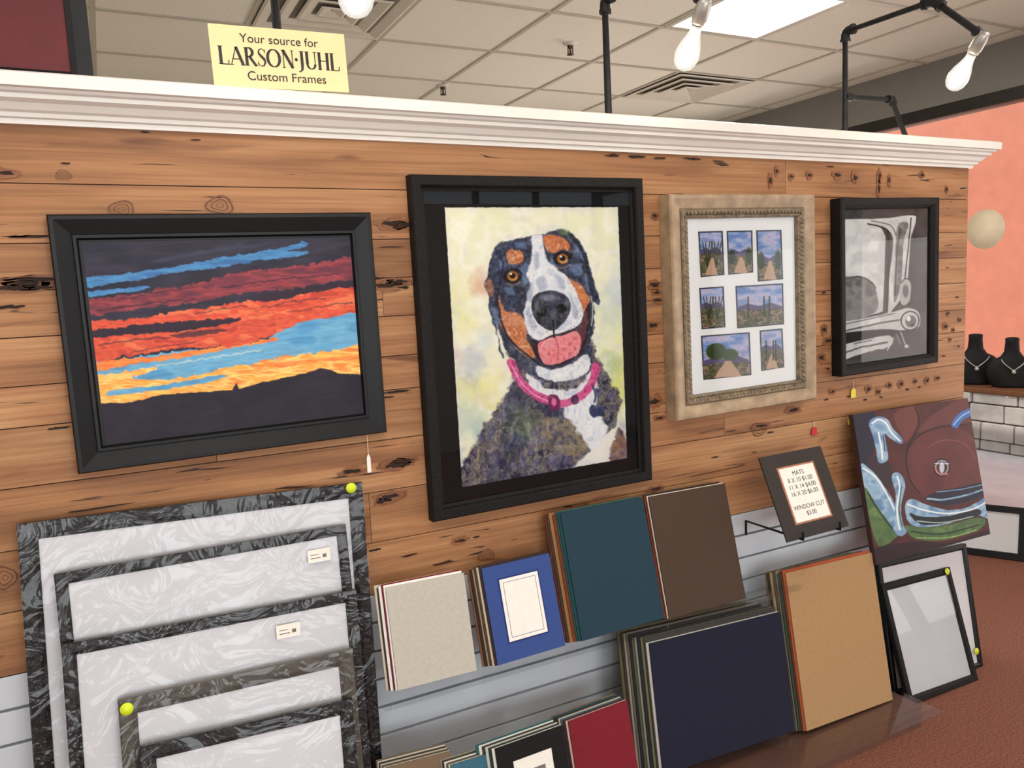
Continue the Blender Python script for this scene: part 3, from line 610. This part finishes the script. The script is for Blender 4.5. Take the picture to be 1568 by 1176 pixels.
C.build('photo_mat',x0,y0,x1,y1,-.024,M_wc,e);glasspane(e,w,h,.066,-.021)
# --- car drawing
e,M,w,h=art('framed_vintage_car_drawing',[(1286,303),(1440,302),(1437,555),(1291,577)],-.045,.043,
 [(0,-.043),(0,-.004),(.004,0),(.022,-.002),(.034,-.012),(.036,-.020),(.036,-.043)],M_blacktex)
q=[(1307,330),(1422,328),(1420,535),(1308,547)]
C=Canvas(q,260,400,(78,78,77),21);C.C=C.field([(62,62,62),(84,84,82),(72,72,71)],22,5)
g1=C.field([(218,218,216),(204,204,202),(228,228,226)],18,6);g2=C.field([(124,124,122),(150,150,147),(108,108,106)],14,8)
P([(1300,344),(1340,343),(1356,350),(1364,368),(1362,430),(1360,474),(1300,490)],g1,smooth=False,warp=.2)
P([(1300,430),(1326,424),(1342,430),(1350,440),(1350,474),(1300,486)],g2,warp=.4);C.stroke([(1300,430),(1326,424),(1342,430),(1350,440)],1.4,(70,70,70))
P([(1336,345),(1368,342),(1402,338),(1405,348),(1398,374),(1394,430),(1388,452),(1376,468),(1366,476),(1368,430),(1374,376),(1364,356)],g1,warp=.2)
P([(1380,354),(1395,350),(1388,380),(1385,436),(1375,460),(1377,400)],g2,warp=.3)
C.stroke([(1340,350),(1360,356),(1368,372),(1366,474)],2,(50,50,50),warp=.2);C.stroke([(1345,346),(1370,352),(1378,366)],1.2,(90,90,90),warp=.2)
C.stroke([(1399,342),(1393,400),(1387,450),(1375,474)],1.5,(44,44,44),warp=.2);C.stroke([(1384,356),(1379,400),(1377,452)],1.2,(70,70,70),warp=.2)
P([(1384,434),(1392,428),(1399,436),(1398,456),(1390,466),(1383,458)],(190,190,188),warp=.3);C.ell(1391,446,4,9,(110,110,108),2);C.stroke([(1384,434),(1392,428),(1399,436),(1398,456)],1.2,(40,40,40),warp=.2)
P([(1300,490),(1340,482),(1372,475),(1392,470),(1406,474),(1411,488),(1402,500),(1340,502),(1300,512)],g1,warp=.4)
C.stroke([(1300,502),(1346,492),(1384,486)],2.4,(104,104,104),warp=.3);C.stroke([(1300,492),(1340,484),(1376,477)],1.2,(90,90,90),warp=.2)
C.ell(1397,488,13,14,(44,44,44),1);C.ell(1397,488,11.4,12.4,(212,212,210),1);C.ell(1398,489,7.5,8.5,(112,112,110),1.5);C.ell(1395,485,3,4,(240,240,240),1);C.ell(1400,494,2,2,(50,50,50),1)
P([(1300,504),(1370,499),(1376,508),(1300,520)],(40,40,40),warp=.4)
P([(1300,522),(1336,512),(1366,508),(1374,514),(1368,524),(1340,530),(1300,541)],g1,warp=.8);C.stroke([(1304,532),(1325,524),(1345,521),(1366,517)],2.4,(90,90,90),warp=1);C.stroke([(1322,518),(1345,514)],1.6,(120,120,118),warp=.4)
C.stroke([(1374,512),(1366,528)],1.8,(216,216,216));C.stroke([(1384,504),(1389,518),(1394,526)],1.6,(190,190,188));C.stroke([(1378,506),(1384,522)],1.2,(150,150,148));C.ell(1392,524,3,2.5,(210,210,208),1)
C.build('drawing',-w/2+.036,-h/2+.036,w/2-.036,h/2-.036,-.022,M_wc,e);glasspane(e,w,h,.036,-.018)
# --- maroon car canvas leaning on the top slat
KB=(-.14,-.88,.205)
q=[(1308,640),(1478,605),(1520,822),(1340,860)]
M,w,h=fit([lean(p,*KB) for p in q]);e=empty('vintage_car_canvas',M)
boxes('stretcher',[(-w/2,-h/2,-.02,w/2,h/2,-.0008)],mat('canvas_edge',(60,36,34),.7,.1,30),e,.002)
C=Canvas(q,300,380,(70,34,34),25);C.C=C.field([(64,34,34),(80,40,39),(72,37,37)],34,5)
bl=C.field([(116,152,184),(154,184,204),(96,132,170)],16,6);gn=C.field([(86,112,66),(70,98,64),(106,132,78)],14,8);wt=(226,234,236)
nv=(34,34,50)
S=C.stroke
P([(1300,640),(1336,632),(1340,668),(1334,700),(1326,716),(1306,704)],nv,warp=.2)
P([(1330,700),(1350,702),(1362,716),(1362,742),(1346,744),(1332,722)],(52,38,46),warp=.3)
P([(1330,650),(1342,641),(1356,644),(1364,658),(1378,672),(1376,680),(1360,672),(1352,666),(1356,690),(1356,704),(1344,708),(1340,690),(1336,672)],bl,warp=.3)
S([(1334,651),(1344,645),(1354,650),(1362,664),(1374,675)],2.4,wt,warp=.2);S([(1343,664),(1347,684),(1349,702)],2.6,wt,warp=.2);S([(1350,668),(1352,690)],1.4,(40,60,90),warp=.2)
P([(1318,710),(1336,722),(1354,746),(1368,772),(1376,800),(1384,814),(1368,808),(1346,784),(1326,752)],bl,warp=.3)
S([(1322,716),(1340,730),(1358,760),(1374,796)],2.4,wt,warp=.2)
P([(1324,744),(1342,772),(1362,802),(1372,816),(1344,832),(1330,790)],gn,warp=.3);S([(1328,752),(1348,786),(1370,814)],1.8,(26,40,44),warp=.2)
P([(1362,728),(1370,722),(1378,728),(1382,744),(1376,770),(1378,796),(1384,812),(1374,818),(1364,806),(1366,780),(1368,756)],bl,warp=.3)
S([(1370,728),(1374,746),(1370,776),(1374,808)],2.6,wt,warp=.2);S([(1376,744),(1373,778),(1378,804)],1.6,(56,90,60),warp=.2)
P([(1384,690),(1400,668),(1430,654),(1462,652),(1490,668),(1502,710),(1500,742),(1466,760),(1424,762),(1398,750),(1386,726)],C.field([(98,50,48),(84,42,41)],26,10),warp=.2,feather=4)
P([(1366,636),(1396,622),(1400,650),(1384,676),(1376,666)],(104,58,54),warp=.2,feather=4)
P([(1400,662),(1418,638),(1448,618),(1486,600),(1492,640),(1440,648)],(96,54,52),warp=.2,feather=3)
S([(1384,690),(1402,666),(1436,652),(1490,644)],1.6,(30,16,20),warp=.2);S([(1396,624),(1402,650),(1384,690),(1388,730),(1404,754)],1.8,(26,14,18),warp=.2)
S([(1416,684),(1440,672),(1474,676),(1492,700)],1.4,(140,84,76),warp=.2,alpha=.7)
P([(1452,648),(1462,632),(1474,624),(1484,620),(1486,630),(1470,640),(1462,652)],(64,110,180),warp=.2);S([(1456,648),(1468,634),(1484,625)],1.6,(170,200,226),warp=.2)
P([(1382,772),(1392,762),(1416,772),(1446,780),(1476,778),(1502,766),(1514,758),(1520,768),(1518,796),(1494,790),(1450,802),(1410,806),(1388,798)],bl,warp=.3)
P([(1388,784),(1410,790),(1450,790),(1496,780),(1500,790),(1452,800),(1408,802)],(30,34,40),warp=.3)
S([(1386,770),(1412,780),(1450,786),(1490,780),(1516,766)],2.4,wt,warp=.2);S([(1400,796),(1440,800),(1490,792)],1.6,(170,196,190),warp=.2)
P([(1384,802),(1410,806),(1450,804),(1494,794),(1512,800),(1496,816),(1440,828),(1400,824),(1386,814)],gn,warp=.3);S([(1392,812),(1440,818),(1500,806)],2,(30,44,38),warp=.2);S([(1400,822),(1450,824),(1496,814)],1.4,(150,180,110),warp=.2)
P([(1412,762),(1430,752),(1470,744),(1504,738),(1514,752),(1480,768),(1440,772)],nv,warp=.2);S([(1416,762),(1440,764),(1476,758),(1508,748)],3,bl,warp=.2);S([(1430,752),(1470,748),(1504,741)],1.4,(120,160,196),warp=.2)
P([(1336,836),(1400,828),(1450,832),(1524,814),(1534,834),(1340,872)],(44,28,34),warp=.2)
C.ell(1438,714,13,14,(26,18,24),1);C.ell(1438,714,11,12,(150,150,162),1);C.ell(1438,714,8.5,9.5,(70,34,38),1);C.ell(1438,714,4,9,(186,190,202),1.2);S([(1427,708),(1449,708)],1.4,(210,215,225),warp=0);S([(1427,712),(1434,724),(1448,724)],1.8,(200,104,96),warp=.2)
C.build('painting',-w/2,-h/2,w/2,h/2,0,M_paint,e)
# ================================================================ SIGNS
c4=[onY(p,-.055) for p in[(318,38),(526,50),(535,144),(328,129)]];M,w,h=fit(c4);e=empty('cream_sign_card',M)
boxes('card',[(-w/2,-h/2,-.003,w/2,h/2,0)],mat('cream_card',(236,216,160),.6,.03,20),e)
boxes('easel_foot',[(-.05,-h/2,-.05,.05,-h/2+.004,-.003)],M_tag,e)
text('line_top','Your source for',.026,M_ink,e,0,h*.30);text('line_bottom','Custom Frames',.027,M_ink,e,.01,-h*.31)
def serif(s,x0,y0,H,W):
    V=[];F=[]
    def rib(pts,ws):
        n=len(V)
        for i,p in enumerate(pts):
            a=pts[max(i-1,0)];b=pts[min(i+1,len(pts)-1)];dx,dy=(b[0]-a[0])*W,(b[1]-a[1])*H;l=math.hypot(dx,dy) or 1
            nx,ny=-dy/l,dx/l;w_=ws[i]*H/2
            V.append((x+p[0]*W+nx*w_,y0+p[1]*H+ny*w_,.0006));V.append((x+p[0]*W-nx*w_,y0+p[1]*H-ny*w_,.0006))
        for i in range(len(pts)-1):F.append((n+2*i,n+2*i+1,n+2*i+3,n+2*i+2))
    def arc(cx,cy,rx,ry,a0,a1,thick,thin,k=20):
        ps=[];ws=[]
        for i in range(k+1):
            a=math.radians(a0+(a1-a0)*i/k);ps.append((cx+rx*math.cos(a),cy+ry*math.sin(a)));ws.append(thin+(thick-thin)*abs(math.cos(a)))
        rib(ps,ws)
    st=lambda a,b,t:rib([a,b],[t,t])
    sf=lambda cx,cy,r=.16:st((cx-r,cy),(cx+r,cy),.035)
    T,t=.17,.055;x=x0
    for ch in s:
        if ch=='A':st((.05,0),(.42,1),t);st((.42,1),(.82,0),T);st((.18,.33),(.68,.33),t);sf(.05,.015);sf(.82,.015);adv=.92
        elif ch=='L':st((.15,0),(.15,1),T);sf(.15,.015);sf(.15,.985);st((.15,.015),(.62,.015),t);st((.62,.0),(.64,.24),t);adv=.74
        elif ch=='R':st((.15,0),(.15,1),T);sf(.15,.015);sf(.15,.985);arc(.28,.75,.27,.24,90,-90,T,t);st((.15,.985),(.3,.985),t);st((.15,.51),(.3,.51),t);st((.34,.5),(.74,0),T*.9);sf(.76,.015,.1);adv=.84
        elif ch=='S':
            rib([(.52,.8),(.45,.93),(.3,.985),(.14,.9),(.12,.72),(.28,.56),(.44,.42),(.52,.25),(.42,.06),(.26,.015),(.12,.07),(.06,.22)],[.04,.04,.05,.08,.12,.15,.15,.12,.08,.05,.04,.04]);st((.53,.74),(.53,.97),.03);st((.05,.04),(.05,.28),.03);adv=.64
        elif ch=='O':arc(.45,.5,.4,.48,0,360,T,t,40);adv=.96
        elif ch=='N':st((.15,0),(.15,1),t);st((.15,1),(.75,0),T);st((.75,0),(.75,1),t);sf(.15,.015,.12);sf(.12,.985,.1);sf(.75,.985,.12);adv=.92
        elif ch=='J':rib([(.25,1),(.25,.2),(.22,-.05),(.08,-.18),(-.02,-.14)],[T,T,T*.8,t,t]);sf(.25,.985);adv=.44
        elif ch=='U':st((.17,1),(.17,.3),T);arc(.44,.3,.27,.28,180,360,T*.8,t);st((.71,.3),(.71,1),t);sf(.17,.985,.14);sf(.71,.985,.12);adv=.88
        elif ch=='H':st((.15,0),(.15,1),T);st((.7,0),(.7,1),T);st((.15,.52),(.7,.52),t);[sf(a,b,.13) for a in(.15,.7) for b in(.015,.985)];adv=.88
        elif ch=='.':arc(.1,.5,.05,.05,0,360,.1,.1,12);adv=.24
        x+=adv*W
    return V,F,x-x0
V,F,tw=serif('LARSON.JUHL',0,0,.036,.036)
s_=(w*.90)/tw;V,F,tw=serif('LARSON.JUHL',-w*.45,-.018,.038,.036*s_)
obj('lettering_large',V,F,M_ink,e)
KS=(-.20,-.72,.46)
q=[(1163,700),(1258,683),(1298,805),(1205,832)];M,w,h=fit([lean(p,*KS) for p in q]);e=empty('mat_price_sign',M)
boxes('mat_board',[(-w/2,-h/2,-.005,w/2,h/2,0)],mat('dark_brown_mat',(46,40,36),.8,.1,40),e)
boxes('bevel',[(-w*.30,-h*.34,-.001,w*.30,h*.34,.0008)],mat('copper_bevel',(170,110,80),.5,.1,40),e)
boxes('insert',[(-w*.275,-h*.32,0,w*.275,h*.32,.0014)],M_paper,e)
for i,(t,s) in enumerate((('MATS',.020),('8 X 10 $1.00',.020),('11 X 14 $4.00',.020),('16 X 20 $6.00',.020),('',.02),('WINDOW CUT',.019),('$3.00',.019))):
    if t:text('line_%d'%i,t,s,M_ink,e,0,h*(.24-.08*i),.0016,extr=.0001)
for sx in(-.3,.3):
    p0=M@Vector((w*sx,-h/2,.012));p1=M@Vector((w*sx,-h/2-.004,-.01))
    o=tube('easel_arm',[p0+Vector((0,0,.02)),p0+Vector((0,0,-.004)),Vector((p1.x,p1.y,p0.z-.004)),Vector((p1.x,-.002,p0.z-.004)),Vector((p1.x,-.002,p0.z-.05))],.004,M_iron);o.parent=e;o.matrix_parent_inverse=M.inverted()
# ================================================================ LEANING WRAPPED FRAMES
def wrapmat(n,c,r=.45):
    m,N,L,B=newmat(n);B.inputs['Base Color'].default_value=lin(c);B.inputs['Roughness'].default_value=r;B.inputs['Coat Weight'].default_value=.6;B.inputs['Coat Roughness'].default_value=.05;B.inputs['Specular IOR Level'].default_value=.15
    tc=N.new('ShaderNodeTexCoord');v=N.new('ShaderNodeTexNoise');v.inputs['Scale'].default_value=24;v.inputs['Detail'].default_value=3;v.inputs['Distortion'].default_value=2.4
    L.new(tc.outputs['Object'],v.inputs['Vector']);b=N.new('ShaderNodeBump');b.inputs['Strength'].default_value=1;b.inputs['Distance'].default_value=.014
    L.new(v.outputs['Fac'],b.inputs['Height']);L.new(b.outputs[0],B.inputs['Coat Normal']);return m
M_wblk=wrapmat('wrapped_black_frame',(15,16,18));M_wgry=wrapmat('wrapped_grey_frame',(78,72,64))
def leanframe(name,tl,tr,kb,fw,mf,label=None,sticker=None,backc=M_backing,wrap=True,bottom=-1.5):
    a=lean(tl,*kb);b=lean(tr,*kb);zt=(a.z+b.z)/2
    k=kb[2];dn=Vector((0,-k,-1)).normalized();ex=(b-a).normalized()
    ey=-(dn-ex*dn.dot(ex)).normalized();w=(b-a).length
    hgt=(zt-(bottom+H0))*math.sqrt(1+k*k)-.004
    c=(a+b)/2-ey*hgt/2;ez=ex.cross(ey)
    M=Matrix(((ex.x,ey.x,ez.x,c.x),(ex.y,ey.y,ez.y,c.y),(ex.z,ey.z,ez.z,c.z),(0,0,0,1)))
    e=empty(name,M);h=hgt
    sweeprect('frame',w,h,[(0,-.018),(0,-.003),(.003,0),(fw*.7,0),(fw,-.005),(fw,-.018)],mf,e)
    boxes('backing_board',[(-w/2+.004,-h/2+.004,-.016,w/2-.004,h/2-.004,-.008)],backc,e)
    if wrap:
        V=[];F=[];nx,ny=14,16;r=random.Random(len(name)+int(w*1000))
        for j in range(ny+1):
            for i in range(nx+1):V.append(((i/nx-.5)*w,(j/ny-.5)*h,.0015+r.uniform(0,.0018)))
        for j in range(ny):
            for i in range(nx):n=j*(nx+1)+i;F.append((n,n+1,n+nx+2,n+nx+1))
        obj('plastic_wrap',V,F,M_wrap,e,smooth=True)
    if label:
        l=tolocal(M,label);boxes('label',[(l.x-.026,l.y-.015,.0035,l.x+.026,l.y+.015,.0042)],M_tag,e)
        boxes('label_print',[(l.x-.02,l.y-.006,.0042,l.x+.003,l.y-.004,.0045),(l.x-.02,l.y+.002,.0042,l.x+.0,l.y+.0035,.0045),(l.x+.008,l.y-.006,.0042,l.x+.017,l.y+.002,.0045)],bpy.data.materials.get('label_grey') or mat('label_grey',(110,106,100),.6,.1,30),e)
    if sticker:
        l=tolocal(M,sticker);lathe('price_dot',[(0,.0042),(.0125,.0042),(.0125,.0035)],M_yel,e,Matrix.Translation((l.x,l.y,.0005)))
    return e,M,w,h
leanframe('wrapped_picture_frame',(25,803),(555,738),(-.17,-1.5,.12),.036,M_wblk,None,(537,747))
leanframe('wrapped_picture_frame',(82,880),(530,803),(-.22,-1.5,.14),.024,M_wblk,(488,850))
leanframe('wrapped_picture_frame',(93,988),(545,903),(-.27,-1.5,.17),.026,M_wblk,(441,965))
leanframe('wrapped_picture_frame',(180,1073),(540,993),(-.32,-1.5,.20),.034,M_wgry,None,(194,1085))
leanframe('wrapped_picture_frame',(213,1145),(540,1070),(-.37,-1.5,.23),.030,M_wblk)
leanframe('black_picture_frame',(1345,862),(1480,832),(-.154,-1.5,.2),.022,M_blackframe,None,(1494,997),wrap=False)
e,M,w,h=leanframe('black_picture_frame',(1350,895),(1455,868),(-.21,-1.5,.33),.026,M_blacktex,None,(1449,875),backc=M_backing,wrap=False)
glasspane(e,w,h,.02,-.004)
Mx=Matrix.Translation((4.02,.56,.135))@Matrix.Rotation(math.radians(-62),4,'Z')@Matrix.Rotation(math.radians(72),4,'X')
e=empty('black_picture_frame',Mx);sweeprect('frame',.34,.27,[(0,-.02),(0,0),(.03,0),(.034,-.01),(.034,-.02)],M_blackframe,e);boxes('backing_board',[(-.16,-.125,-.018,.16,.125,-.012)],M_backing,e)
# ================================================================ MAT BOARDS
CB={}
def bmat(c):
    k='mat_board_%d_%d_%d'%c
    if k not in CB: CB[k]=mat(k,c,.85,.06,90,bump=.1,bscale=400,spec=.25)
    return CB[k]
def stack(name,q,kb,front,behind,dx=.006,dz=.004,th=.0035,side=-1,cream=None,dup=0.0):
    M,w,h=fit([lean(p,*kb) for p in q]);e=empty(name,M)
    boxes('front_board',[(-w/2,-h/2,-th,w/2,h/2,0)],bmat(front),e)
    r=random.Random(name+str(front))
    for i,c in enumerate(behind):
        z=-(i+1)*(th+.0016);ox=side*dx*(i+1)+r.uniform(-.002,.002);oy=r.uniform(-.002,.010)+dup*(i+1)
        boxes('board_%d'%i,[(-w/2+ox,-h/2,z-th,w/2+ox,h/2+oy,z)],bmat(c),e)
    if cream:
        x0,y0,x1,y1=locrect(M,cream,0)
        boxes('mat_line',[(x0-.004,y0-.004,0,x1+.004,y1+.004,.0006)],bmat((40,52,110)),e)
        boxes('mat_window',[(x0,y0,0,x1,y1,.0012)],M_paper,e)
        sweeprect('window_line',x1-x0-.018,y1-y0-.018,[(0,0),(0,.0015),(.0012,.0015),(.0012,0)],bmat((90,100,140)),e).location=((x0+x1)/2,(y0+y1)/2,0)
    return e,M,w,h
K1=(-.155,-.955,.27)
stack('mat_board_stack',[(593,900),(705,878),(735,1025),(607,1058)],K1,(186,181,168),[(235,232,225),(120,30,40),(240,238,230),(70,52,44),(210,200,180)],.004,.003)
stack('mat_board_stack',[(735,872),(838,847),(868,988),(765,1018)],K1,(56,78,138),[(60,42,34),(200,190,170),(80,60,48),(160,140,110),(56,44,38),(120,84,60)],.005,.003,cream=[(762,887),(821,876),(840,965),(782,984)])
stack('mat_board_stack',[(857,785),(985,763),(1017,945),(893,983)],K1,(34,60,72),[(30,72,76),(60,84,80),(120,60,40),(150,110,70),(70,60,50),(110,50,40)],.006,.003)
stack('mat_board_stack',[(990,760),(1110,741),(1142,915),(1028,948)],K1,(74,58,47),[(230,220,205),(90,66,50),(180,70,40),(60,50,44)],.001,.003)
K2=(-.235,-1.41,.20)
stack('mat_board_stack',[(992,990),(1190,935),(1222,1120),(1018,1182)],K2,(27,30,48),[(190,186,178),(60,58,56),(110,108,80),(40,40,44),(150,146,130),(80,84,66),(46,44,46),(100,96,86),(150,142,124),(60,50,50),(90,84,60)],.006,.003,dup=.003)
stack('mat_board_stack',[(1202,880),(1332,845),(1370,1072),(1237,1117)],K2,(170,136,96),[(170,80,50),(90,70,56),(60,70,56),(120,110,96),(84,80,70),(150,130,90),(56,50,46),(104,90,70)],.006,.002)
def lowboard(name,tl,tr,kb,c,behind,zb=-1.41,dx=.003):
    a=lean(tl,*kb);b=lean(tr,*kb);k=kb[2]
    ex=(b-a).normalized();dn=Vector((0,-k,-1)).normalized();hgt=((a.z+b.z)/2-(zb+H0))*math.sqrt(1+k*k);ey=-(dn-ex*dn.dot(ex)).normalized()
    cc=(a+b)/2-ey*hgt/2;ez=ex.cross(ey);w=(b-a).length
    M=Matrix(((ex.x,ey.x,ez.x,cc.x),(ex.y,ey.y,ez.y,cc.y),(ex.z,ey.z,ez.z,cc.z),(0,0,0,1)));e=empty(name,M)
    boxes('front_board',[(-w/2,-hgt/2,-.003,w/2,hgt/2,0)],bmat(c),e)
    for i,cb in enumerate(behind):
        z=-(i+1)*.0055;boxes('board_%d'%i,[(-w/2-dx*(i+1),-hgt/2,z-.003,w/2-dx*(i+1)*.4,hgt/2+.002*i,z)],bmat(cb),e)
    return e,M,w,hgt
lowboard('mat_board_stack',(870,1105),(960,1072),(-.27,-1.41,.2),(122,30,42),[(210,200,182),(90,30,36),(60,100,110),(190,180,162),(60,50,46),(36,80,90),(120,100,80)],dx=.004)
e,M,w,h=lowboard('black_window_mat',(758,1147),(862,1110),(-.32,-1.41,.2),(24,23,23),[(230,226,216),(40,60,50),(200,196,186),(60,60,58),(230,226,216),(40,100,96)],dx=.006)
boxes('bevel',[(-w*.28,-h*.36,0,w*.28,h*.36,.0008)],M_paper,e);boxes('photo',[(-w*.16,-h*.28,0,w*.16,h*.26,.0014)],mat('grey_photo',(120,118,114),.5,.5,30),e)
lowboard('mat_board_stack',(690,1172),(755,1152),(-.30,-1.41,.2),(60,104,122),[(210,200,180),(90,84,70),(230,225,215),(60,60,56),(150,140,120)])
lowboard('mat_board_stack',(590,1176),(690,1150),(-.27,-1.41,.2),(120,100,80),[(220,214,200),(90,80,64),(190,180,160),(60,56,50),(210,200,184),(110,96,74)],dx=.002)
def shelf(name,x0,x1,z,depth,lip):
    z+=H0;e=empty(name,Matrix.Translation(((x0+x1)/2,-depth/2,z)));w=(x1-x0)/2;d=depth/2
    boxes('tray',[(-w,-d,-.005,w,d,0)],M_acr,e);boxes('front_lip',[(-w,-d-.004,-.005,w,-d,lip)],M_acr,e)
shelf('acrylic_shelf',.50,1.86,-.964,.185,.014)
shelf('acrylic_shelf',.76,2.30,-1.416,.36,.02)
boxes('shelf_plinth',[(.78,-.30,0,2.28,-.02,.076)],mat('plinth_dark',(100,66,52),.7,.1,20))
# ================================================================ PRICE TAGS
def tag(p,c,w,h,string=.0,y=-.006):
    q=onY(p,y);e=empty('price_tag',Matrix.Translation(q))
    v=[(-w/2,0,-h/2),(w/2,0,-h/2),(w/2,0,h*.3),(w*.2,0,h/2),(-w*.2,0,h/2),(-w/2,0,h*.3)]
    v2=[(a,.0015,b) for a,_,b in v]
    obj('card',v+v2,[tuple(range(6)),tuple(range(11,5,-1))]+[(i,i+6,(i+1)%6+6,(i+1)%6) for i in range(6)],mat('tag_%d%d'%(c[0],c[1]),c,.5,.04,30),e)
    if string: tube('string',[(0,0,h/2-.002),(0,.001,h/2+string)],.0008,M_tag,e)
tag((565,710),(238,236,228),.010,.045,.05);tag((1307,602),(226,214,60),.024,.032,.03);tag((1247,660),(196,36,48),.024,.028,.02);tag((1301,646),(205,215,70),.018,.02)
# ================================================================ POSTER top-left, standing on the partition cap
a=onY((143,112),.07);zt=H0+.463
Mx=Matrix.Translation((a.x-.35,.07,zt+.25))@Matrix.Rotation(math.radians(90),4,'X')
e=empty('framed_maroon_poster',Mx);sweeprect('frame',.70,.50,[(0,-.02),(0,0),(.03,0),(.042,-.006),(.044,-.02)],M_blackframe,e)
boxes('poster',[(-.32,-.22,-.016,.32,.22,-.012)],mat('maroon_print',(96,30,34),.7,.25,8),e)
# ================================================================ DISPLAY TABLE + NECKLACE BUSTS
tb=empty('display_table',Matrix.Translation((4.12,.72,0)))
boxes('top',[(-.28,-.62,.885,.28,.62,.91)],mat('table_top_wood',(120,78,52),.4,.2,10,stretch=(1,6,1)),tb,.004)
boxes('legs',[(x-.015,y-.015,0,x+.015,y+.015,.885) for x in(-.25,.25) for y in(-.58,.58)],M_metal,tb)
M_velvet=mat('black_velvet',(14,14,16),.7,.2,60,spec=.3)
def bust(x,y,s,rot):
    e=empty('necklace_bust',Matrix.Translation((x,y,.911))@Matrix.Rotation(rot,4,'Z')@Matrix.Scale(s,4))
    rings=[(0,.085,.05,0),(.012,.088,.052,0),(.03,.098,.05,0),(.07,.112,.048,.0),(.11,.105,.045,.004),(.135,.08,.04,.01),(.15,.05,.034,.014),(.175,.034,.03,.016),(.22,.030,.028,.016),(.24,.031,.029,.014),(.245,.02,.02,.014),(.246,.0,.0,.014)]
    V=[];F=[];n=32
    for z,rx,ry,oy in rings:
        for k in range(n):
            t=2*math.pi*k/n;V.append((rx*math.cos(t),ry*math.sin(t)+oy,z))
    for i in range(len(rings)-1):
        for k in range(n):j=(k+1)%n;F.append((i*n+k,i*n+j,(i+1)*n+j,(i+1)*n+k))
    F.append(tuple(range(n-1,-1,-1)))
    obj('form',V,F,M_velvet,e,smooth=True)
    cu=[(.05*math.sin(t)*1.1,-.05-.004*math.cos(t),.145-.06*(1-abs(t)/1.4)) for t in np.linspace(-1.3,1.3,14)]
    tube('necklace',cu,.0025,M_sock,e);lathe('pendant',[(0,-.012),(.009,-.006),(.01,0),(.006,.008),(0,.01)],M_sock,e,Matrix.Translation((0,-.058,.08)))
p=hit((1493,585),(1,0,0),(3.98,0,0));bust(3.98,p.y,1.05,-.9)
p=hit((1549,588),(1,0,0),(3.98,0,0));bust(3.98,p.y,1.0,-.9)
# ================================================================ LIGHT
w_=bpy.data.worlds.new('World');SC.world=w_;w_.use_nodes=True
bg=w_.node_tree.nodes['Background'];bg.inputs[0].default_value=(.86,.93,1,1);bg.inputs[1].default_value=1.0
def area(name,loc,d,sx,sy,E,c=(1,1,1)):
    l=bpy.data.lights.new(name,'AREA');l.shape='RECTANGLE';l.size=sx;l.size_y=sy;l.energy=E;l.color=c
    o=bpy.data.objects.new(name,l);SC.collection.objects.link(o);o.location=loc
    z=-Vector(d).normalized();x=Vector((0,0,1)).cross(z)
    x=x.normalized() if x.length>1e-4 else Vector((1,0,0));y=z.cross(x)
    o.matrix_world=Matrix(((x.x,y.x,z.x,loc[0]),(x.y,y.y,z.y,loc[1]),(x.z,y.z,z.z,loc[2]),(0,0,0,1)));return o
for x,c in((-1.4,1.9),(1.2,1.9)): area('window_daylight_fill',(x,YF-.45,1.3),(0,1,.2),c,1.75,74,(.95,.97,1))  # fill lamps added outside the unseen front windows
area('window_daylight_fill',(XW+.45,-2.0,1.0),(-1,0,.4),4.5,1.6,62,(1,.97,.93))
area('window_daylight_fill',(XW+.5,2.3,1.0),(-1,-.15,.75),1.6,1.5,66,(1,.95,.88))  # added lamp hidden behind the partition, tilted up to brighten the ceiling
for x,y in FILL_TR:
    area('ceiling_lamp',(x+.305,y+.61,CZ-.03),(0,0,-1),.55,1.15,9,(1,.96,.9))  # fill lamps under the added, unseen troffers
area('ceiling_lamp',(2.825,.975,CZ-.03),(0,0,-1),.55,.55,22,(1,.95,.86))
sun=bpy.data.lights.new('sun','SUN');sun.energy=2.6;sun.angle=.01;sun.color=(1,.96,.9);so=bpy.data.objects.new('sun',sun);SC.collection.objects.link(so)
so.rotation_euler=Vector((.55,.25,-.8)).to_track_quat('-Z','Y').to_euler()
# ================================================================ CAMERA
cd=bpy.data.cameras.new('camera');cd.sensor_fit='HORIZONTAL';cd.sensor_width=36;cd.lens=FPX/1568*36;cd.clip_start=.05
co=bpy.data.objects.new('camera',cd);SC.collection.objects.link(co)
R=Matrix(((CR[0],CU[0],-CF[0]),(CR[1],CU[1],-CF[1]),(CR[2],CU[2],-CF[2]))).to_4x4()
co.matrix_world=Matrix.Translation(Vector(O))@R
SC.camera=co
SC.view_settings.view_transform='Standard';SC.view_settings.look='None'
bpy.context.view_layer.update()
